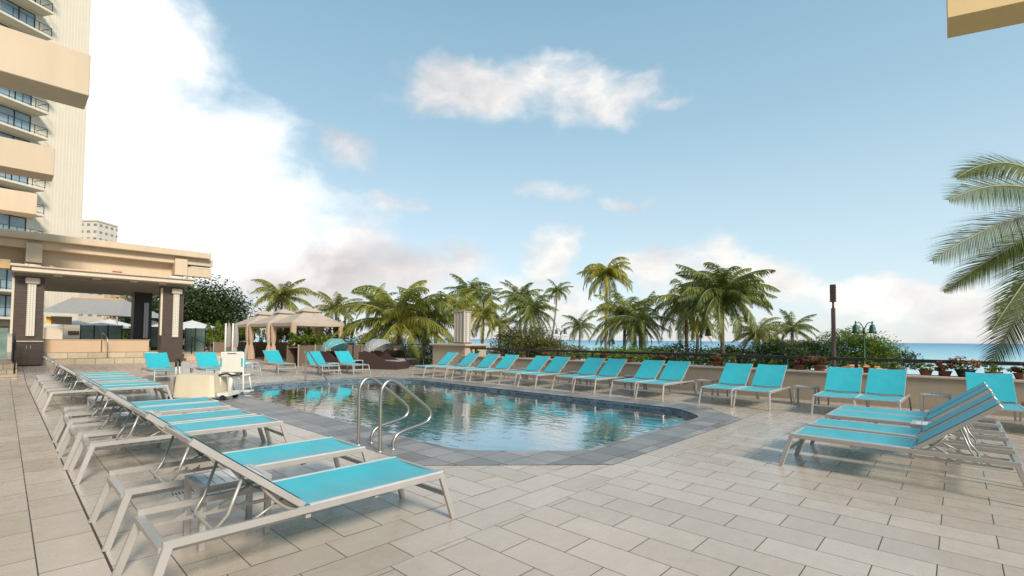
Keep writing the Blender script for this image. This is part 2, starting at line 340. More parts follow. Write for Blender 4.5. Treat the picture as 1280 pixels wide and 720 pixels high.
def net_mat(name, col, alpha=0.6):
    mt, nt, b = new_mat(name); b.inputs['Base Color'].default_value = c4(col); b.inputs['Roughness'].default_value = .7
    t = node(nt, 'ShaderNodeBsdfTransparent'); mx = node(nt, 'ShaderNodeMixShader'); mx.inputs[0].default_value = alpha
    nt.links.new(t.outputs[0], mx.inputs[1]); nt.links.new(b.outputs[0], mx.inputs[2]); nt.links.new(mx.outputs[0], nt.nodes['Material Output'].inputs[0])
    return mt
M = dict(
    floor=floor_mat(), paver=paver_mat(), mosaic=mosaic_mat(), water=water_mat(), basin=basin_mat(), sea=sea_mat(),
    step=step_mat(),
    sling=fabric_mat('turquoise_sling', (0.03, 0.47, 0.54), 0.15, 500, 0.5),
    frame=simple('silver_frame', (0.46, 0.435, 0.405), 0.33, 0.35, 0.08, 3.0, 0.05, 200),
    framed=simple('grey_ratchet', (0.42, 0.39, 0.36), 0.4, 0.4),
    steel=simple('brushed_steel', (0.42, 0.39, 0.35), 0.36, 0.9, 0.04, 2),
    ttop=simple('table_slats', (0.62, 0.60, 0.57), 0.35, 0.2),
    black=simple('black_metal', (0.025, 0.024, 0.025), 0.4, 0.2),
    rail=simple('bronze_rail', (0.045, 0.040, 0.038), 0.35, 0.3),
    plastic=simple('black_plastic', (0.015, 0.015, 0.016), 0.45),
    wood=wood_mat('dark_wood', (0.034, 0.021, 0.015), (0.085, 0.055, 0.037)),
    wicker=simple('dark_wicker', (0.05, 0.026, 0.02), 0.6, 0, 0.4, 40, 0.8, 120),
    stucco=wall_mat('tan_stucco', (0.46, 0.37, 0.27), 0.8, 0.18),
    cap=wall_mat('wall_cap', (0.52, 0.43, 0.33), 0.75, 0.15),
    cream=wall_mat('cream_concrete', (0.62, 0.49, 0.345), 0.75, 0.14),
    cream2=wall_mat('pale_cream', (0.66, 0.57, 0.44), 0.7, 0.1),
    yellow=wall_mat('sunlit_concrete', (0.80, 0.56, 0.27), 0.75, 0.1),  # warm low sunlight on the concrete put into its colour
    taupe=wall_mat('taupe_panel', (0.40, 0.33, 0.25), 0.75, 0.12),
    pink=wall_mat('rose_panel', (0.56, 0.40, 0.26), 0.75, 0.1),
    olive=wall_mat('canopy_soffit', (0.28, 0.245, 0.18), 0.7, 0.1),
    perfw=perf_mat('perforated_cream', (0.62, 0.57, 0.48), (0.30, 0.26, 0.21), 0.075, 0.075),
    perfg=perf_mat('perforated_grey', (0.5, 0.5, 0.52), (0.08, 0.08, 0.09), 0.10, 0.06),
    perfl=perf_mat('louvred_metal', (0.52, 0.48, 0.44), (0.14, 0.12, 0.11), 0.26, 0.085),
    dark=simple('charcoal_cladding', (0.018, 0.018, 0.02), 0.45, 0, 0.3, 3),
    tan=fabric_mat('tan_canvas', (0.60, 0.50, 0.40), 0.25, 120),
    tand=fabric_mat('tan_curtain', (0.58, 0.43, 0.31), 0.2, 120),
    grey=fabric_mat('grey_canvas', (0.36, 0.35, 0.34), 0.2, 120),
    white=fabric_mat('white_canvas', (0.8, 0.8, 0.8), 0.3, 120),
    mesh=net_mat('grey_mesh', (0.36, 0.38, 0.37), 0.7),
    turq=fabric_mat('turquoise_canopy', (0.16, 0.52, 0.52), 0.35, 120),
    glass=glass_mat('clear_glass', (0.86, 0.93, 0.91), 0.10),
    frost=simple('green_frosted_glass', (0.16, 0.24, 0.21), 0.2, 0, 0.4, 2.0),
    liftb=simple('beige_cover', (0.60, 0.53, 0.38), 0.6, 0, 0.06, 2.5, 0.3, 5),
    liftw=simple('white_plastic', (0.72, 0.68, 0.60), 0.4, 0, 0.05),
    bark=simple('palm_bark', (0.17, 0.125, 0.09), 0.85, 0, 0.4, 5, 0.8, 14),
    barkd=simple('tree_bark', (0.09, 0.07, 0.05), 0.85, 0, 0.4, 5, 0.8, 14),
    rach=simple('palm_rachis', (0.30, 0.29, 0.15), 0.5, 0, 0.15),
    palm=leaf_mat('palm_green', (0.065, 0.105, 0.018), (0.29, 0.33, 0.06), 0.38),
    palmlit=leaf_mat('palm_sunlit', (0.15, 0.19, 0.02), (0.62, 0.52, 0.05), 0.45),  # green fronds as lit by the sun, the yellow light painted into the leaf colour
    palmm=leaf_mat('palm_midgreen', (0.09, 0.13, 0.02), (0.43, 0.41, 0.06), 0.4),
    palmn=leaf_mat('palm_near', (0.05, 0.085, 0.018), (0.19, 0.23, 0.055), 0.4),
    leafd=leaf_mat('leaf_dark', (0.022, 0.042, 0.012), (0.095, 0.14, 0.035), 0.25),
    leafg=leaf_mat('leaf_green', (0.07, 0.13, 0.015), (0.28, 0.36, 0.05), 0.35),
    leafb=leaf_mat('leaf_olive', (0.06, 0.075, 0.018), (0.24, 0.23, 0.06), 0.3),
    orange=leaf_mat('petal_orange', (0.30, 0.11, 0.04), (0.50, 0.24, 0.11), 0.2),
    red=leaf_mat('petal_red', (0.20, 0.04, 0.035), (0.36, 0.11, 0.08), 0.2),
    pot=simple('terracotta', (0.19, 0.065, 0.04), 0.7),
    soil=simple('soil', (0.04, 0.03, 0.02), 0.95),
    rooft=simple('terracotta_tiles', (0.55, 0.27, 0.14), 0.8, 0, 0.25, 8),
    lampg=simple('verdigris_metal', (0.02, 0.085, 0.06), 0.45, 0.2),
    brown=simple('brown_pole', (0.10, 0.055, 0.038), 0.55),
    sand=simple('sand', (0.62, 0.54, 0.42), 0.9, 0, 0.1, 0.2),
    soilg=simple('park_ground', (0.10, 0.11, 0.05), 0.95, 0, 0.4, 0.3),
    tower=wall_mat('tower_concrete', (0.74, 0.665, 0.54), 0.8, 0.08),
    towerg=simple('window_glass', (0.28, 0.38, 0.44), 0.08, 0, 0.3, 0.5),
    far1=facade_mat('far_facade', (0.72, 0.64, 0.54), (0.22, 0.19, 0.17), 3.2, 3.4, 0.5, 0.38),
    far2=facade_mat('brick_facade', (0.50, 0.36, 0.26), (0.30, 0.24, 0.18), 3.0, 3.2, 0.55, 0.5),
    far3=facade_mat('grey_facade', (0.60, 0.60, 0.60), (0.10, 0.12, 0.15), 3.0, 3.2, 0.7, 0.5),
    signr=simple('red_sign', (0.35, 0.04, 0.04), 0.4),
    orangefab=simple('orange_screen', (0.9, 0.45, 0.02), 0.6),
    drain=simple('drain_grate', (0.55, 0.52, 0.47), 0.35, 0.4),
)

# ------------------------------------------------------------------ mesh helpers
class MB:
    def __init__(s): s.v = []; s.f = []; s.sm = []
    def add(s, vs, fs, smooth=False):
        o = len(s.v); s.v += [tuple(v) for v in vs]
        for f in fs: s.f.append([i + o for i in f]); s.sm.append(smooth)
    def box(s, a, b, T=None):
        x0, y0, z0 = a; x1, y1, z1 = b
        vs = [Vector(p) for p in ((x0,y0,z0),(x1,y0,z0),(x1,y1,z0),(x0,y1,z0),(x0,y0,z1),(x1,y0,z1),(x1,y1,z1),(x0,y1,z1))]
        if T: vs = [T @ v for v in vs]
        s.add(vs, [(0,3,2,1),(4,5,6,7),(0,1,5,4),(1,2,6,5),(2,3,7,6),(3,0,4,7)]); return s
    def bar(s, p, q, w, h, up=Vector((0,0,1))):
        p, q = Vector(p), Vector(q); d = (q - p).normalized(); side = d.cross(up)
        if side.length < 1e-4: side = d.cross(Vector((0, 1, 0)))
        side.normalize(); u = side.cross(d).normalized()
        vs = []
        for c in (p, q):
            for a, b in ((-1,-1),(1,-1),(1,1),(-1,1)): vs.append(c + side * a * w / 2 + u * b * h / 2)
        s.add(vs, [(3,2,1,0),(4,5,6,7),(0,1,5,4),(1,2,6,5),(2,3,7,6),(3,0,4,7)]); return s
    def tube(s, pts, r, n=8, cap=True, smooth=True):
        pts = [Vector(p) for p in pts]; N = len(pts); rs = r if isinstance(r, (list, tuple)) else [r] * N
        o = len(s.v); ref = None
        for i, p in enumerate(pts):
            d = (pts[min(i+1, N-1)] - pts[max(i-1, 0)]).normalized()
            if ref is None:
                ref = d.orthogonal().normalized()
            ref = (ref - d * ref.dot(d)).normalized(); b = d.cross(ref)
            for k in range(n):
                a = 2 * math.pi * k / n
                s.v.append(tuple(p + (ref * math.cos(a) + b * math.sin(a)) * rs[i]))
        for i in range(N - 1):
            for k in range(n):
                s.f.append([o+i*n+k, o+i*n+(k+1)%n, o+(i+1)*n+(k+1)%n, o+(i+1)*n+k]); s.sm.append(smooth)
        if cap:
            s.f.append([o+k for k in range(n)][::-1]); s.sm.append(False)
            s.f.append([o+(N-1)*n+k for k in range(n)]); s.sm.append(False)
        return s
    def lathe(s, prof, c=(0,0,0), n=16, fr=None, smooth=True):
        o = len(s.v); N = len(prof)
        for i, (r, z) in enumerate(prof):
            for k in range(n):
                a = 2*math.pi*k/n; rr = r * (fr(a, i) if fr else 1)
                s.v.append((c[0]+rr*math.cos(a), c[1]+rr*math.sin(a), c[2]+z))
        for i in range(N-1):
            for k in range(n):
                s.f.append([o+i*n+k, o+i*n+(k+1)%n, o+(i+1)*n+(k+1)%n, o+(i+1)*n+k]); s.sm.append(smooth)
        return s
    def prism(s, poly, z0, z1, bottom=True):
        n = len(poly); vs = [(x,y,z0) for x,y in poly] + [(x,y,z1) for x,y in poly]
        fs = [[i,(i+1)%n,n+(i+1)%n,n+i] for i in range(n)] + [list(range(n,2*n))]
        if bottom: fs.append(list(range(n))[::-1])
        s.add(vs, fs); return s
    def grid(s, fn, nu, nv, smooth=True):
        o = len(s.v)
        for i in range(nu+1):
            for j in range(nv+1): s.v.append(tuple(fn(i/nu, j/nv)))
        for i in range(nu):
            for j in range(nv):
                a = o+i*(nv+1)+j; s.f.append([a,a+1,a+nv+2,a+nv+1]); s.sm.append(smooth)
        return s
    def build(s, name, mat, parent=None, bevel=0.0, loc=None, rz=0.0):
        me = bpy.data.meshes.new(name); me.from_pydata(s.v, [], s.f)
        me.polygons.foreach_set('use_smooth', s.sm)
        if bevel:
            bm = bmesh.new(); bm.from_mesh(me)
            bmesh.ops.recalc_face_normals(bm, faces=bm.faces)
            bmesh.ops.bevel(bm, geom=list(bm.edges), offset=bevel, segments=1, affect='EDGES', clamp_overlap=True)
            bm.to_mesh(me); bm.free()
        me.materials.append(M[mat]); me.update()
        o = bpy.data.objects.new(name, me); COL.objects.link(o)
        if parent: o.parent = parent
        if loc is not None: o.location = loc; o.rotation_euler.z = rz
        return o

def tag(o, label=None, cat=None, group=None, kind=None):
    if label: o['label'] = label
    if cat: o['category'] = cat
    if group: o['group'] = group
    if kind: o['kind'] = kind
    return o
def thing(name, loc, label=None, cat=None, group=None, rz=0.0):
    o = bpy.data.objects.new(name, None); COL.objects.link(o); o.empty_display_size = 0.1
    o.location = loc; o.rotation_euler.z = rz
    return tag(o, label, cat, group)
KIDS = {}
def copy_tree(o, parent=None):
    c = o.copy(); COL.objects.link(c); c.parent = parent
    for ch in o.children: copy_tree(ch, c)
    return c
def place(proto, used, loc, rz, label, group=None):
    """first use moves the prototype itself, later uses copy it"""
    o = proto if not used else copy_tree(proto)
    o.location = loc; o.rotation_euler.z = rz; o['label'] = label
    if group: o['group'] = group
    return o

# ------------------------------------------------------------------ setting: deck, pool, sea
OUT = [(3.3, 4.5), (4.9, 2.95), (9.45, 2.95), (10.75, 4.15), (10.75, 14.3), (9.3, 16.2), (5.0, 16.2), (3.3, 14.2)]
INN = [(4.1, 4.75), (5.2, 3.6), (9.2, 3.6), (9.97, 4.4), (9.97, 13.95), (8.95, 15.4), (5.3, 15.4), (4.1, 13.95)]
def rounded(poly, r=0.3, seg=4):
    out = []; n = len(poly)
    for i in range(n):
        p0, p, p1 = (Vector(poly[i-1]), Vector(poly[i]), Vector(poly[(i+1) % n]))
        a = p + (p0 - p).normalized() * r; b = p + (p1 - p).normalized() * r
        for k in range(seg + 1):
            t = k / seg; q = a * (1-t)**2 + p * 2*t*(1-t) + b * t*t; out.append((q.x, q.y))
    return out
INR = rounded(INN, 0.32)
def filled(name, loops, z, mat):
    bm = bmesh.new(); ed = []
    for lp in loops:
        vs = [bm.verts.new((x, y, z)) for x, y in lp]
        for i in range(len(vs)): ed.append(bm.edges.new((vs[i], vs[(i+1) % len(vs)])))
    bmesh.ops.triangle_fill(bm, edges=ed, use_beauty=True, normal=(0, 0, 1))
    for f in bm.faces:
        if f.normal.z < 0: f.normal_flip()
    me = bpy.data.meshes.new(name); bm.to_mesh(me); bm.free(); me.materials.append(M[mat])
    o = bpy.data.objects.new(name, me); COL.objects.link(o); return o
def mid(o, i, t):  # ring between
    return [(a[0]*(1-t)+b[0]*t, a[1]*(1-t)+b[1]*t) for a, b in zip(o, i)]
DECK = [(-9, -14), (14.0, -14), (14.0, 18.3), (15.2, 18.3), (15.2, 60), (-9, 60)]
d = filled('deck', [DECK, OUT], 0.0, 'floor'); tag(d, kind='structure')
# deck body below (edge towards the park)
b = MB(); b.box((14.0, -14, -6.2), (14.3, 60, -0.02)); tag(b.build('deck_edge', 'stucco'), kind='structure')
c = filled('pool_coping', [OUT, INR], 0.004, 'paver'); tag(c, kind='structure')
b = MB()
n = len(INR)
b.add([(x, y, 0.004) for x, y in INR] + [(x, y, -0.26) for x, y in INR], [[i, (i+1) % n, n+(i+1) % n, n+i] for i in range(n)])
tag(b.build('waterline_tiles', 'mosaic'), kind='structure')
b = MB()
b.add([(x, y, -0.26) for x, y in INR] + [(x, y, -0.95) for x, y in INR], [[i, (i+1) % n, n+(i+1) % n, n+i] for i in range(n)] + [list(range(n, 2*n))])
# entry steps at the far end
for k in range(3):
    b.box((6.3, 15.4 - 0.35*(k+1), -0.94), (8.3, 15.39 - 0.35*k, -0.30 - 0.2*k))
tag(b.build('pool_basin', 'basin'), kind='structure')
b = MB(); b.add([(x, y, -0.09) for x, y in INR], [list(range(n))]); tag(b.build('pool_water', 'water'), kind='structure')

b = MB(); b.add([(-4000, -20000, -6.2), (40000, -20000, -6.2), (40000, 30000, -6.2), (-4000, 30000, -6.2)], [(0, 1, 2, 3)])
tag(b.build('ground', 'soilg'), kind='structure')
b = MB(); b.add([(70, -400, -6.15), (140, -400, -6.15), (200, 400, -6.15), (110, 400, -6.15)], [(0, 1, 2, 3)])
tag(b.build('beach', 'sand'), kind='structure')
b = MB(); b.add([(118, -20000, -6.1), (58000, -40000, -6.1), (58000, 50000, -6.1), (3500, 22000, -6.1), (165, 300, -6.1), (118, -20, -6.1)], [(0, 1, 2, 3, 4, 5)])
tag(b.build('sea', 'sea'), kind='structure')

# ------------------------------------------------------------------ seaward wall, cap, railing
b = MB(); b.box((13.8, -9, 0), (14.35, 15.9, 0.68))
w = thing('parapet_wall', (0, 0, 0), 'long low tan parapet wall behind the back row of loungers', 'wall')
b.build('wall_body', 'stucco', w)
b = MB(); b.box((13.76, -9, 0.68), (14.42, 15.9, 0.73)); b.build('cap', 'cap', w, bevel=0.01)
b = MB(); b.box((13.775, -9, 0.002), (13.797, 15.9, 0.1)); b.build('skirting', 'taupe', w)
r_ = thing('metal_railing', (0, 0, 0), 'dark bronze handrail on short posts above the tan parapet wall', 'railing')
b = MB(); b.box((14.26, -9, 1.0), (14.36, 15.9, 1.08)); b.build('handrail', 'rail', r_, bevel=0.008)
y = -8.9
while y < 15.8:
    b = MB(); b.box((14.28, y - 0.035, 0.73), (14.34, y + 0.035, 1.0)); b.build('post', 'rail', r_); y += 1.53
# pier with lantern column
p_ = thing('stone_pier', (14.3, 17.1, 0), 'square tan pier with flat cap at the corner of the parapet wall', 'pier')
b = MB(); b.box((-0.35, -1.2, 0), (0.95, 1.1, 1.14)); b.build('shaft', 'stucco', p_)
b = MB(); b.box((-0.45, -1.35, 1.14), (1.05, 1.25, 1.24)); b.build('cap', 'cap', p_, bevel=0.015)
lc = thing('lantern_column', (14.5, 16.70, 1.24), 'boxy grey lantern tower with rows of slots standing on the tan pier', 'lantern')
b = MB(); b.box((-0.24, -0.36, 0), (0.24, 0.36, 0.05)); b.build('base', 'brown', lc)
b = MB(); b.box((-0.20, -0.32, 0.05), (0.20, 0.32, 1.46)); b.build('slotted_body', 'perfl', lc, bevel=0.01)
b = MB()
for yy in (-0.33, -0.11, 0.11, 0.33): b.box((-0.225, yy - 0.022, 0.05), (-0.202, yy + 0.022, 1.46))
for xx in (-0.19, 0.19): b.box((xx - 0.022, -0.345, 0.05), (xx + 0.022, -0.322, 1.46))
b.build('fins', 'cap', lc)
b = MB(); b.box((-0.24, -0.36, 1.46), (0.24, 0.36, 1.5)); b.build('top_cap', 'frame', lc)

# glass fence beyond the daybeds
gf = thing('glass_fence', (0, 0, 0), 'glass panel fence with slim black posts behind the daybeds', 'fence')
P0, P1 = Vector((14.9, 18.5, 0)), Vector((12.9, 25.6, 0))
N = 6
b = MB(); b.bar(P0 + Vector((0,0,1.16)), P1 + Vector((0,0,1.16)), 0.06, 0.04); b.build('top_rail', 'black', gf)
for k in range(N + 1):
    q = P0.lerp(P1, k / N); b = MB(); b.bar(q, q + Vector((0,0,1.14)), 0.05, 0.05); b.build('post', 'black', gf)
for k in range(N):
    a_, c_ = P0.lerp(P1, (k+.04)/N), P0.lerp(P1, (k+.96)/N)
    b = MB(); b.bar(a_ + Vector((0,0,.58)), c_ + Vector((0,0,.58)), 0.012, 1.0); b.build('pane', 'glass', gf)

# ------------------------------------------------------------------ sun lounger
def make_lounger():
    # local x: 0 at head feet, 2.03 at foot feet ; width along y
    L = thing('sun_lounger', (0, 0, 0), 'x', 'sun lounger')
    hw = 0.335; zt = 0.385
    b = MB()
    for s in (-1, 1): b.bar((0.09, s*hw, zt-0.022), (1.93, s*hw, zt-0.022), 0.028, 0.044)
    b.bar((0.10, -hw+.014, zt-0.05), (0.10, hw-.014, zt-0.05), 0.05, 0.03)
    b.bar((1.925, -hw+.014, zt-0.012), (1.925, hw-.014, zt-0.012), 0.03, 0.022)
    b.bar((0.86, -hw+.014, zt-0.07), (0.86, hw-.014, zt-0.07), 0.035, 0.03)
    b.bar((1.35, -hw+.014, zt-0.06), (1.35, hw-.014, zt-0.06), 0.03, 0.025)
    b.build('frame', 'frame', L, bevel=0.003)
    for s in (-1, 1):
        b = MB(); b.bar((0.115, s*(hw+.001), zt-0.03), (0.0, s*(hw+.025), 0.0), 0.03, 0.046, Vector((1,0,0))); b.build('leg', 'frame', L, bevel=0.003)
        b = MB(); b.bar((1.915, s*(hw+.001), zt-0.02), (2.03, s*(hw+.025), 0.0), 0.03, 0.046, Vector((1,0,0))); b.build('leg', 'frame', L, bevel=0.003)
    b = MB(); b.bar((1.972, -hw, 0.20), (1.972, hw, 0.20), 0.02, 0.035); b.build('stretcher', 'frame', L)
    # seat sling
    def seat(u, v):
        x = 0.84 + u * 1.09; yy = (v - .5) * 2 * (hw - .012)
        sag = 0.014 * math.sin(math.pi*v) + (0.014 * math.sin(u*math.pi) + 0.005*math.sin(u*14.5) + 0.003*math.sin(u*31+v*3)) * math.sin(math.pi*v)
        return (x, yy, zt + 0.004 - sag)
    b = MB(); b.grid(seat, 40, 8); b.grid(lambda u, v: (lambda q: (q[0], q[1], q[2]-0.006))(seat(1-u, v)), 40, 8)
    st = b.build('seat', 'sling', L)
    for s in (-1, 1):
        b = MB(); b.bar((0.86, s*(hw-.004), zt+.004), (1.93, s*(hw-.004), zt+.004), 0.024, 0.008); b.build('edge_strip', 'ttop', L)
    # backrest, hinged at x=.84
    hx, hz = 0.84, zt + 0.005; ang = R(38.5); bl = 0.80
    dx, dz = -math.cos(ang), math.sin(ang)
    nx, nz = math.sin(ang), math.cos(ang)
    P = lambda t, yy, off=0.0: Vector((hx + dx*t + nx*off, yy, hz + dz*t + nz*off))
    b = MB()
    for s in (-1, 1): b.bar(P(0, s*(hw-.03), -.01), P(bl, s*(hw-.03), -.01), 0.026, 0.04, Vector((1,0,0)))
    b.bar(P(bl-.012, -hw+.045, -.012), P(bl-.012, hw-.045, -.012), 0.024, 0.03)
    b.bar(P(0.02, -hw+.045, -.02), P(0.02, hw-.045, -.02), 0.024, 0.024)
    bk = b.build('backrest_frame', 'frame', L, bevel=0.003)
    def back(u, v):
        yy = (v - .5) * 2 * (hw - .022); q = P(0.03 + u*(bl-.035), yy, 0.016 - 0.014*math.sin(math.pi*v)); return q
    b = MB(); b.grid(back, 10, 8); b.grid(lambda u, v: back(1-u, v) - Vector((nx, 0, nz))*0.006, 10, 8)
    b.build('backrest', 'sling', L)
    # curved hinge brackets and support strut
    for s in (-1, 1):
        b = MB(); pts = []
        for k in range(9):
            t = k/8; a = P(0.30*(1-t), s*(hw-.06), -.03); a.z -= 0.085*math.sin(math.pi*t)*1.0; a.x += 0.10*t; pts.append(a)
        b.tube(pts, 0.011, 6); b.build('hinge_bracket', 'framed', L)
    b = MB(); w2 = 0.21
    up_, dn = P(0.42, 0, -.03), Vector((0.36, 0, zt-.055))
    pts = [(up_.x, -w2-.04, up_.z), (0.42, -w2-.03, zt+.03), (dn.x, -w2, dn.z), (dn.x, w2, dn.z), (0.42, w2+.03, zt+.03), (up_.x, w2+.04, up_.z)]
    pts = [Vector(p) for p in pts]; sm = []
    for i, p in enumerate(pts):
        if i in (2, 3):
            a_, c_ = pts[i-1], pts[i+1]; e0 = p + (a_-p).normalized()*.04; e1 = p + (c_-p).normalized()*.04
            sm += [e0, (e0+e1)/4 + p/2, e1]
        else: sm.append(p)
    b.tube(sm, 0.010, 6); b.build('support_strut', 'frame', L)
    b = MB(); b.tube([(up_.x, -w2-.05, up_.z), (up_.x, w2+.05, up_.z)], 0.009, 6)
    for s in (-1, 1): b.tube([P(0.12, s*.25, -.03), (0.50, s*.25, zt-.06)], 0.008, 6)
    b.build('cross_rod', 'framed', L)
    for s in (-1, 1):
        b = MB(); yy = s*(w2+.025)
        b.bar((0.14, yy, zt-.085), (0.86, yy, zt-.085), 0.012, 0.022)
        for k in range(5):
            x = 0.27 + k*0.09
            b.add([(x, yy-.006, zt-.075), (x+.05, yy-.006, zt-.075), (x+.055, yy-.006, zt-.042), (x+.035, yy-.006, zt-.06),
                   (x, yy+.006, zt-.075), (x+.05, yy+.006, zt-.075), (x+.055, yy+.006, zt-.042), (x+.035, yy+.006, zt-.06)],
                  [(0,1,2,3), (7,6,5,4), (0,4,5,1), (1,5,6,2), (2,6,7,3), (3,7,4,0)])
        b.build('ratchet_rail', 'framed', L)
    return L

lo = make_lounger(); used = [False]
def lounger(x, y, rz, label, group):
    o = place(lo, used[0], (x, y, 0), rz, label, group); used[0] = True; return o
G1 = 'sun loungers in the long row on the left side of the pool'
JX = 0.52
left = [(3.36, 'turquoise lounger nearest the camera in the left row, its side table behind it'),
        (4.57, 'second turquoise lounger from the camera in the left row, just past the slatted side table'),
        (6.63, 'third lounger from the camera in the left row opposite the steel grab rails'),
        (7.42, 'fourth lounger from the camera in the left row, touching the third'),
        (8.58, 'fifth lounger from the camera in the left row, beyond the second side table'),
        (9.37, 'sixth lounger from the camera in the left row, before the third side table'),
        (12.9, 'seventh lounger in the left row, first of the far cluster beside the pool lift'),
        (13.66, 'eighth lounger in the left row, second of the far cluster'),
        (14.95, 'ninth lounger in the left row, middle of the far cluster'),
        (15.7, 'tenth lounger in the left row, farther middle one of the far cluster'),
        (16.9, 'eleventh lounger in the left row, last but one towards the bar pavilion'),
        (17.66, 'twelfth and farthest lounger in the left row, nearest the bar pavilion steps')]
jr = random.Random(3)
for y, lb in left: lounger(JX + jr.uniform(-.03, .03), y, R(jr.uniform(-1, 1)), lb, G1)
# right cluster: long axis along Y, foot at Y=1.53, head at Y=-0.5
G2 = 'sun loungers in the cluster at the right edge'
for x, lb in ((6.60, 'nearest lounger of the right cluster, its whole side rail facing the camera'),
              (7.46, 'second lounger of the right cluster, in front of the small slatted table'),
              (8.66, 'third lounger of the right cluster, just behind the small slatted table'),
              (9.38, 'fourth and rearmost lounger of the right cluster, with its raised back highest in view')):
    lounger(x, -0.5, R(90) + R(jr.uniform(-.8, .8)), lb, G2)
# back row along the parapet: foot towards -X at X=11.0
G3 = 'sun loungers in the back row along the parapet wall'
back = [(15.35, 'leftmost lounger of the back row, beside the stone pier'),
        (14.05, 'second lounger from the left in the back row, under the pier with the lantern'),
        (12.90, 'third lounger from the left in the back row'),
        (11.95, 'fourth lounger from the left in the back row, last of the spaced ones'),
        (10.50, 'fifth lounger from the left in the back row, before the thin tall palm'),
        (9.62, 'sixth lounger from the left in the back row, right partner of the fifth'),
        (8.34, 'seventh lounger from the left in the back row, below the tallest palm'),
        (7.56, 'eighth lounger from the left in the back row, right partner of the seventh'),
        (6.36, 'ninth lounger from the left in the back row, near the pool corner'),
        (5.62, 'tenth lounger from the left in the back row, touching the ninth'),
        (4.06, 'eleventh lounger from the left in the back row, just right of a lone side table'),
        (3.30, 'twelfth lounger from the left in the back row, with a side table at its right'),
        (1.83, 'lounger in the back row directly below the brown torch pole'),
        (1.08, 'lounger in the back row below the green double street lamp'),
        (-0.42, 'lounger in the back row seen above the raised backs of the right cluster'),
        (-1.20, 'lounger of the back row cut off by the right edge of the picture')]
for y, lb in back: lounger(13.03 + jr.uniform(-.04, .04), y, R(180) + R(jr.uniform(-1.5, 1.5)), lb, G3)
# far end, foot towards -Y
G4 = 'sun loungers at the far end of the pool'
for x, y, lb in ((3.55, 20.2, 'far lounger left of the pool lift, its blue back behind the beige lift cover'),
                 (4.95, 19.9, 'far lounger mostly hidden behind the white pool lift seat'),
                 (6.2, 21.0, 'far lounger just right of the pool lift seat, in front of tied tan curtains'),
                 (7.88, 21.85, 'far lounger standing before the nearest tan cabana curtain'),
                 (8.62, 19.45, 'far lounger behind the slanted pool handrail'),
                 (9.85, 19.35, 'rightmost far lounger, left of the dark wicker daybeds')):
    lounger(x, y, R(-90) + R(jr.uniform(-2, 2)), lb, G4)

# ------------------------------------------------------------------ side tables
def make_table():
    t = thing('side_table', (0, 0, 0), 'x', 'table')
    w, d, h = 0.46, 0.42, 0.43
    b = MB()
    for s in (-1, 1):
        b.box((-w/2, s*d/2-(.04 if s > 0 else 0), h-.045), (w/2, s*d/2+(0 if s > 0 else .04), h))
    for s in (-1, 1):
        b.box((s*w/2-(.04 if s > 0 else 0), -d/2+.04, h-.045), (s*w/2+(0 if s > 0 else .04), d/2-.04, h-.001))
    b.build('top_frame', 'frame', t, bevel=0.003)
    n = 6; span = w - .08
    b = MB()
    for k in range(n):
        x = -w/2 + .04 + span*(k+.5)/n; b.box((x - span/n/2 + .004, -d/2+.041, h-.018), (x + span/n/2 - .004, d/2-.041, h-.004))
    b.build('slatted_top', 'ttop', t)
    for sx in (-1, 1):
        for sy in (-1, 1):
            b = MB(); b.box((sx*(w/2-.02)-.02, sy*(d/2-.02)-.02, 0), (sx*(w/2-.02)+.02, sy*(d/2-.02)+.02, h-.045)); b.build('leg', 'frame', t, bevel=0.003)
    return t
tb = make_table(); tu = [False]
def table(x, y, lb, g, rz=0):
    place(tb, tu[0], (x, y, 0), rz, lb, g); tu[0] = True
GT = 'small side tables between the loungers'
table(1.17, 3.96, 'slatted silver side table between the two nearest loungers of the left row', GT)
table(1.25, 8.0, 'side table between the fourth and fifth loungers of the left row', GT)
table(1.22, 10.45, 'white-topped side table standing in the wide gap of the left row', GT)
table(1.3, 14.3, 'side table inside the far cluster of the left row, nearer one', GT)
table(1.3, 16.3, 'side table inside the far cluster of the left row, farther one', GT)
table(8.06, 0.22, 'slatted side table in the middle of the right cluster of loungers', GT, R(90))
for y, lb in ((14.7, 'side table between the two leftmost loungers of the back row'), (13.45, 'side table between the second and third loungers of the back row'),
              (11.22, 'side table to the left of the first pair in the back row'), (8.98, 'side table between the first two pairs of the back row'),
              (6.96, 'side table left of the pair at the pool corner'), (4.85, 'lone side table right of the pair at the pool corner, against the parapet'),
              (2.57, 'side table against the parapet, left of the brown torch pole'), (0.33, 'side table against the parapet between the last loungers at right')):
    table(12.75, y, lb, GT, R(90))
table(4.25, 19.2, 'white side table behind the beige pool lift cover', GT)
table(9.22, 18.75, 'white side table between the two rightmost far loungers', GT)
table(11.35, 20.6, 'white side table between the turquoise and grey daybeds', GT)
table(7.0, 21.3, 'white side table between two far loungers beside the cabana curtains', GT)

